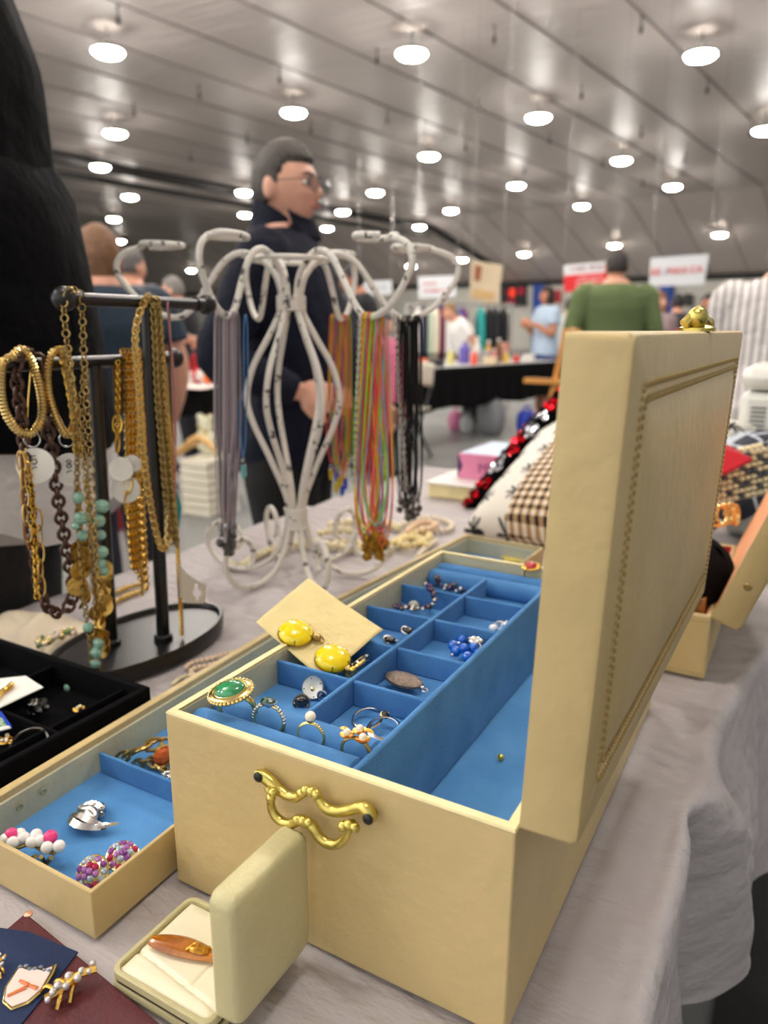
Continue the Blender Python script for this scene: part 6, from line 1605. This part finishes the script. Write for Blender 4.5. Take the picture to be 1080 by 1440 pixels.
# far table goods
fx = lambda px, k=.2: gz(px, 520-(px-560)*.055, -.01)+n2*k
def bottle(lab, px, k, h_, w_, col, cap=(230, 230, 225), name='bottle', cat='bottle'):
    p = fx(px, k); r = thing(name, lab, cat, (0, 0, 0)); mb = MB(); mb.lathe([(.001, 0), (w_, .004), (w_, h_*.62), (w_*.42, h_*.78), (w_*.4, h_*.9)], n=14); obj('glass', mb, mat(name+'_%d' % px, col, .3, coat=.3), r)
    mb = MB(); mb.lathe([(.001, h_*.9), (w_*.5, h_*.9), (w_*.5, h_), (.001, h_)], n=12); obj('cap', mb, mat('cap_%d' % px, cap, .4), r); place(r, p)
bottle('orange-red bottle on the far table', 680, .12, .16, .035, (226, 70, 30)); bottle('purple-blue jug on the far table beside the orange-red bottle', 688, .32, .26, .06, (96, 86, 170)); bottle('pale yellow bottle near the bending blonde woman', 667, .3, .17, .035, (214, 206, 120))
bottle('amber bottle left of the standing woman in pale blue', 724, .35, .24, .04, (196, 150, 70)); bottle('white tall bottle at the middle of the far table', 712, .38, .28, .035, (226, 222, 214)); bottle('pink bottle at the middle of the far table', 718, .22, .15, .035, (214, 130, 130)); bottle('brown bottle beside the amber bottle', 733, .3, .26, .038, (110, 74, 50)); bottle('yellow bottle low on the far table', 725, .12, .12, .03, (220, 190, 50)); bottle('red jar at the right of the far table', 741, .14, .10, .045, (200, 70, 60))
def carton(lab, px, k, w_, h_, col):
    p = fx(px, k); r = thing('small_carton', lab, 'box', p); bxx('carton', p+Vector((-w_/2, -.03, 0)), p+Vector((w_/2, .05, h_)), mat('carton_%d' % px, col, .6), r, .002); bxx('lid', p+Vector((-w_/2-.003, -.033, h_+.0005)), p+Vector((w_/2+.003, .053, h_+.014)), mat('cartonlid_%d' % px, tuple(min(255, v+20) for v in col), .6), r, .002)
carton('grey box on the far table between the bottles', 703, .2, .12, .12, (150, 146, 146)); carton('cream box at the front of the far table', 698, .08, .14, .06, (216, 200, 160)); carton('pinkish box at the front right of the far table', 741, .32, .12, .2, (206, 150, 130)); carton('white box at the right of the far table', 754, .1, .12, .07, (222, 222, 216)); carton('dark box at the left end of the far table', 628, .2, .26, .06, (34, 34, 38)); carton('orange box at the left end of the far table', 606, .1, .07, .07, (226, 80, 40))
# bags below
r = thing('pink_bag', 'bright pink plastic bag hanging at a folding chair under the far table end', 'bag', (0, 0, 0)); p = gf(562, 560, 6.4)
mb = MB(); mb.grid(lambda u, v: p+Vector((.10*math.sin(PI*v)**.5*math.cos(2*PI*u)*(1+.1*math.sin(8*PI*u)), .07*math.sin(PI*v)**.5*math.sin(2*PI*u), .18*math.cos(PI*v))), 28, 14); bmesh.ops.remove_doubles(mb.bm, verts=mb.bm.verts, dist=.001); obj('bag', mb, mat('pink_plastic', (228, 60, 106), .35, bump=.6, bscale=18), r)
mb = MB(); mb.tube(smoothpath([p+Vector((-.04, 0, .17)), p+Vector((-.02, 0, .26)), p+Vector((.02, 0, .26)), p+Vector((.04, 0, .17))], 4), .006, n=6); obj('handle', mb, bpy.data.materials['pink_plastic'], r)
p = gfl(562, 645); r = thing('folding_chair', 'cream metal folding chair holding the pink bag', 'chair', p); cmn = mat('cream_metal', (210, 204, 186), .4, .2)
bxx('seat', p+Vector((-.2, -.18, .43)), p+Vector((.2, .2, .45)), cmn, r, .01)
mb = MB(); mb.grid(lambda u, v: p+Vector(((u-.5)*.40, .22+.03*v, .62+v*.20+.02*math.sin(PI*u))), 10, 5); obj('backrest', mb, cmn, r, solid=.012)
for x in (-.19, .19):
    for y0_, y1_ in ((-.2, .22), (.24, -.16)): mb = MB(); mb.tube([p+Vector((x, y0_, .005)), p+Vector((x, y1_, .62 if y1_ > 0 else .43))], .011, n=6); obj('leg', mb, M['black'], r)
for lab, px_, py_, c_, s_ in (('pink plush toy under the far table', 637, 600, (222, 130, 170), .09), ('white jug on the floor under the far table', 652, 604, (200, 200, 200), .08), ('grey storage tub under the far table', 684, 606, (120, 122, 126), .16), ('blue bag under the right part of the far table', 732, 606, (30, 60, 170), .11)):
    p = gfl(px_, py_)+HD*-.3; r = thing('stored_item', lab, lab.split()[1] if 'tub' not in lab else 'tub', (0, 0, 0)); r.name = {'pink': 'plush_toy', 'white': 'plastic_jug', 'grey': 'storage_tub', 'blue': 'cloth_bag'}[lab.split()[0]]
    mb = MB(); mb.grid(lambda u, v: p+Vector((s_*math.sin(PI*v)**.4*math.cos(2*PI*u), s_*.7*math.sin(PI*v)**.4*math.sin(2*PI*u), s_*1.2-s_*1.2*math.cos(PI*v))), 20, 12); bmesh.ops.remove_doubles(mb.bm, verts=mb.bm.verts, dist=.001); obj('main_body', mb, mat('stored_%d' % px_, c_, .6), r)
    mb = MB(); mb.torus(s_*.35, s_*.09, 14, 6, m=T(*(p+Vector((0, 0, s_*2.45)))) @ Rm('X', 90)); obj('handle', mb, bpy.data.materials['stored_%d' % px_], r)
# wooden easel by the lid
r = thing('wooden_easel', 'orange-brown wooden easel leg and ledge just left of the lid top', 'easel', (0, 0, 0)); om_ = mat('orange_wood', (206, 142, 60), .5, var=.2, vscale=10, stretch=(8, 8, 1))
b0 = gf(778, 461, 4.6)
for dx, dy, nm in ((-.10, 0, 'leg'), (.30, 0, 'leg'), (.10, .40, 'leg')):
    mb = MB(); t_ = Vector((b0.x+.10, b0.y, .36)); f_ = Vector((b0.x+dx, b0.y+dy, FLOOR+.002)); mb.tube([f_, t_+RT*(dx*.15)], .024, n=4); obj(nm, mb, om_, r, smooth=False)
mb = MB(); mb.box((b0.x+.10, b0.y-.03, .05), (.5, .05, .03)); obj('ledge', mb, om_, r)
# clothes rack beyond the far table
RD = 10.2; zr = gf(640, 428, RD).z
r = thing('clothes_rack', 'chrome rail of the clothes rack beyond the far table', 'clothes rack', fl(640, RD))
mb = MB(); mb.tube([gf(570, 428, RD), gf(722, 428, RD)], .014, n=8); obj('rail', mb, M['silver'], r)
for px_ in (572, 720):
    p = gf(px_, 428, RD); mb = MB(); mb.tube([p, Vector((p.x, p.y, FLOOR+.02))], .014, n=8); obj('post', mb, M['silver'], r)
def garment(lab, px, col, ln, w_=.05, cat='garment', d=RD):
    p = gf(px, 430, d); r = thing('hanging_garment', lab, cat, (p.x, p.y, p.z-.4)); m_ = mat('garment_%d' % px, col, .85)
    M4 = Matrix((HD, -RT, UPV)).transposed().to_4x4(); M4.translation = p
    mb = MB(); mb.rings([[(x*.21*s_+.0, y*w_*t_, z+.01*math.sin(x*9)) for x, y in [(math.cos(2*PI*k/16), math.sin(2*PI*k/16)) for k in range(16)]] for s_, t_, z in ((.12, .5, -.03), (.5, .8, -.06), (1, 1, -.12), (1.02, 1, -.35), (1.05, 1.15, -ln))], m=M4); obj('cloth_body', mb, m_, r)
    for s_ in (-1, 1):
        mb = MB(); mb.tube([M4 @ Vector((s_*.19, 0, -.11)), M4 @ Vector((s_*.24, 0, -.35)), M4 @ Vector((s_*.235, 0, -.60))], [.045, .05, .045], n=8); obj('sleeve', mb, m_, r)
    mb = MB(); mb.tube(smoothpath([M4 @ Vector((0, 0, -.03)), M4 @ Vector((0, 0, .0)), M4 @ Vector((.02, 0, .025)), M4 @ Vector((.035, 0, .005))], 3), .003, n=5); obj('hanger_hook', mb, M['silver'], r)
for lab, px, col, ln in (('white garment at the left end of the clothes rack', 588, (222, 218, 214), .8), ('dark blue garment second from the left on the rack', 596, (30, 36, 60), .8), ('pale green garment on the clothes rack', 606, (190, 204, 180), .85), ('cream garment left of the maroon one', 613, (226, 216, 196), .8), ('maroon garment on the clothes rack', 621, (104, 22, 50), .9), ('white garment right of the maroon one', 629, (230, 228, 226), .85), ('second white garment right of the maroon one, beside the blue', 637, (218, 216, 214), .85), ('denim blue garment on the clothes rack', 645, (74, 92, 140), .8), ('purple garment on the clothes rack', 652, (96, 30, 100), .9), ('teal garment hanging straight at right of the blonde woman', 676, (40, 150, 146), 1.0), ('black jacket hanging right of the teal garment', 688, (18, 18, 24), .9), ('second black jacket, further right of the teal garment', 697, (26, 26, 32), .85), ('small black jacket at the right end of the rack', 708, (16, 16, 18), .75)):
    garment(lab, px, col, ln)
# ------------------------------------------------------------------ signs and wall fittings
def sign(name, label, Q, d, m_, hang=True, th=.012, cat='sign'):
    """Q: pixel corners TL, TR, BR, BL, all at distance d"""
    P = [gf(a_, b_, d) for a_, b_ in Q]; c = sum(P, Vector())/4
    r = thing(name, label, cat, c); mb = MB(); mb.rings([P, [p+HD*th for p in P]]); obj('panel', mb, m_, r, smooth=False)
    if hang:
        for p in P[:2]:
            top = H if d*1 < 30 else H-1; mb = MB(); mb.tube([p+HD*th*.5, Vector((p.x, p.y, ceil_z(p.dot(E1))))], .004, n=5); obj('cord', mb, M['silver'], r)
    rt = (P[1]-P[0]).normalized(); upq = (P[0]-P[3]).normalized(); return r, P, rt, upq
wsn = mat('sign_white', (232, 234, 238), .5); rdn = mat('sign_red', (222, 40, 46), .5); bln = mat('sign_blue', (40, 70, 160), .5); tr = mat('sign_text_red', (220, 60, 60), .5)
r, P, rt, uq = sign('hanging_sign', 'white hanging sign with the red letters ending in CA above the lid', ((915, 363), (997, 357), (990, 400), (913, 403)), 13.0, wsn)
c = (P[0]*.5+P[1]*.5)*.5+(P[2]*.5+P[3]*.5)*.5-HD*.014
sz = (P[1]-P[0]).length*.162
L_ = [('RE', tr), ('/', bln), ('MAX.CA', tr)]
label_text('RE', sz, c-rt*sz*2.95, rt, uq, tr, r, .004, align='LEFT'); label_text('/', sz, c-rt*sz*1.52, rt, uq, bln, r, .004, align='LEFT'); label_text('MAX.CA', sz, c-rt*sz*1.18, rt, uq, tr, r, .004, align='LEFT')
r, P, rt, uq = sign('banner', 'red and white banner hanging left of the green-shirted man', ((793, 373), (862, 367), (861, 405), (793, 411)), 13.5, wsn, cat='banner')
lo = [P[0]*.62+P[3]*.38, P[1]*.62+P[2]*.38, P[2], P[3]]; mb = MB(); mb.rings([[p-HD*.006 for p in lo], [p-HD*.001 for p in lo]]); obj('red_field', mb, rdn, r, smooth=False)
pale = mat('banner_pale_text', (244, 190, 190), .6)
def scribble(r, P, u0, u1, v, hgt, m_, seed, off=.010):
    """a line of small lettering too blurred to read: uneven strokes"""
    q = random.Random(seed); mb = MB(); u = u0; rt = (P[1]-P[0]); dn = (P[3]-P[0])
    while u < u1:
        w_ = q.uniform(.010, .022); p = P[0]+rt*u+dn*v-HD*off; 
        mb.rings([[p, p+rt*w_, p+rt*w_+dn*hgt*q.uniform(.7, 1), p+dn*hgt], [x-HD*.002 for x in (p, p+rt*w_, p+rt*w_+dn*hgt*.9, p+dn*hgt)]]); u += w_+q.choice((.008, .008, .008, .03))
    obj('small_print', mb, m_, r, smooth=False)
scribble(r, P, .12, .44, .13, .10, mat('banner_maroon', (150, 60, 70), .6), 1); scribble(r, P, .52, .92, .11, .10, bpy.data.materials['banner_maroon'], 2)
for k, (v, u0, u1) in enumerate(((.46, .28, .78), (.62, .24, .80), (.78, .24, .76))): scribble(r, P, u0, u1, v, .10, pale, 4+k, .014)
r, P, rt, uq = sign('hanging_sign', 'white hanging sign with faint red lettering, framed by the right wire curl', ((588, 389), (642, 387), (640, 417), (589, 420)), 14.0, wsn)
scribble(r, P, .12, .45, .28, .12, mat('sign_faint_red', (206, 120, 120), .6), 5); scribble(r, P, .12, .70, .60, .14, bpy.data.materials['sign_faint_red'], 6)
r, P, rt, uq = sign('hanging_sign', 'far pale hanging sign between the wire arms', ((505, 396), (551, 394), (551, 414), (506, 416)), 20.0, wsn)
scribble(r, P, .14, .8, .4, .14, mat('sign_grey_print', (170, 170, 176), .6), 8)
r, P, rt, uq = sign('cloth_banner', 'beige cloth banner with a brown figure left of the scoreboard', ((664, 366), (707, 373), (700, 429), (659, 421)), 12.0, mat('beige_banner', (208, 190, 160), .8, var=.15, vscale=3), th=.006, cat='banner')
q = lambda u, v: P[0]+(P[1]-P[0])*u+(P[3]-P[0])*v-HD*.006
for nm, (u0, v0, u1, v1), c_ in (('brown_figure', (.10, .10, .34, .5), (140, 84, 58)), ('tan_band', (.12, .70, .82, .92), (196, 162, 112))):
    mb = MB(); mb.rings([[q(u0, v0), q(u1, v0+.02), q(u1-.02, v1), q(u0+.02, v1)], [p-HD*.003 for p in (q(u0, v0), q(u1, v0+.02), q(u1-.02, v1), q(u0+.02, v1))]]); obj(nm, mb, mat(nm, c_, .8), r, smooth=False)
# scoreboard on the back wall
def wallpt(px, py, off=.25):
    dr = ray(px, py); t = (38.2-off-CAM.dot(E1))/dr.dot(E1); return CAM+dr*t
W4 = [wallpt(*q_) for q_ in ((704, 403), (739, 402), (739, 430), (704, 429))]
r = thing('scoreboard', 'black scoreboard with red digits high on the back wall', 'scoreboard', sum(W4, Vector())/4); mb = MB(); mb.rings([W4, [p+E1*.2 for p in W4]]); obj('case', mb, mat('scoreboard_black', (22, 14, 16), .5), r, smooth=False)
led = mat('red_led', (255, 60, 30), .5, emit=2.5); led2 = mat('dim_red_led', (190, 24, 60), .5, emit=.8)
rtw = (W4[1]-W4[0]); dnw = (W4[3]-W4[0])
def seg8(u, v, w_, h_, segs, m_, nm='digit'):
    mb = MB(); K = {'a': ((0, 0), (1, 0)), 'b': ((1, 0), (1, .5)), 'c': ((1, .5), (1, 1)), 'd': ((0, 1), (1, 1)), 'e': ((0, .5), (0, 1)), 'f': ((0, 0), (0, .5)), 'g': ((0, .5), (1, .5))}
    for s_ in segs:
        (a_, b_), (c_, d_) = K[s_]; mb.tube([W4[0]+rtw*(u+w_*a_)+dnw*(v+h_*b_)-E1*.03, W4[0]+rtw*(u+w_*c_)+dnw*(v+h_*d_)-E1*.03], .022, n=5)
    obj(nm, mb, m_, r)
seg8(.42, .16, .12, .38, 'abcdefg', led); seg8(.70, .12, .10, .3, 'abcdeg', led2); seg8(.86, .12, .08, .3, 'abcdef', led2); seg8(.16, .2, .10, .3, 'bc', led2); seg8(.30, .75, .08, .14, 'abcdef', led2); seg8(.50, .75, .08, .14, 'abged', led2)
blu = mat('post_blue', (30, 78, 170), .6)
for i, (x0_, x1_, y0_, y1_) in enumerate(((750, 765, 392, 430), (927, 945, 402, 450), (612, 622, 425, 436))):
    Pq = [wallpt(x0_, y0_, .4), wallpt(x1_, y0_, .4), wallpt(x1_, y1_, .4), wallpt(x0_, y1_, .4)]
    if i < 2: Pq[2].z = Pq[3].z = FLOOR; Pq[0].z = Pq[1].z = H-2.7
    mb = MB(); mb.rings([Pq, [p+E1*.38 for p in Pq]])
    if i < 2: struct('trim_%d' % (i+3), mb, blu)
    else: tag(obj('blue_notice', mb, blu, smooth=False), 'small blue notice on the back wall below the white sign', 'notice')
Pq = [wallpt(a_, b_, .3) for a_, b_ in ((962, 413), (973, 413), (973, 430), (962, 430))]; r = thing('wall_speaker', 'black wall speaker on the back wall right of the blue post', 'speaker', sum(Pq, Vector())/4)
mb = MB(); mb.rings([Pq, [p+E1*.28 for p in Pq]]); obj('cabinet', mb, M['black'], r, smooth=False)
mb = MB(); c = sum(Pq, Vector())/4; mb.lathe([(.01, 0), (.13, .0), (.14, .03)], n=16, m=look(c-E1*.02, -E1)); obj('cone', mb, mat('speaker_cone', (60, 60, 62), .6), r)
Pq = [wallpt(a_, b_, .25) for a_, b_ in ((778, 408), (787, 408), (787, 425), (778, 425))]; mb = MB(); mb.rings([Pq, [p+E1*.2 for p in Pq]])
tag(obj('red_wall_sign', mb, mat('wall_red', (200, 50, 56), .6), smooth=False), 'small red sign on the back wall right of the dark-haired woman', 'sign')
# lift everything so that the floor lies at z = 0
for o in list(bpy.data.objects):
    if o.parent is None: o.location.z += TZ
bpy.context.view_layer.update()
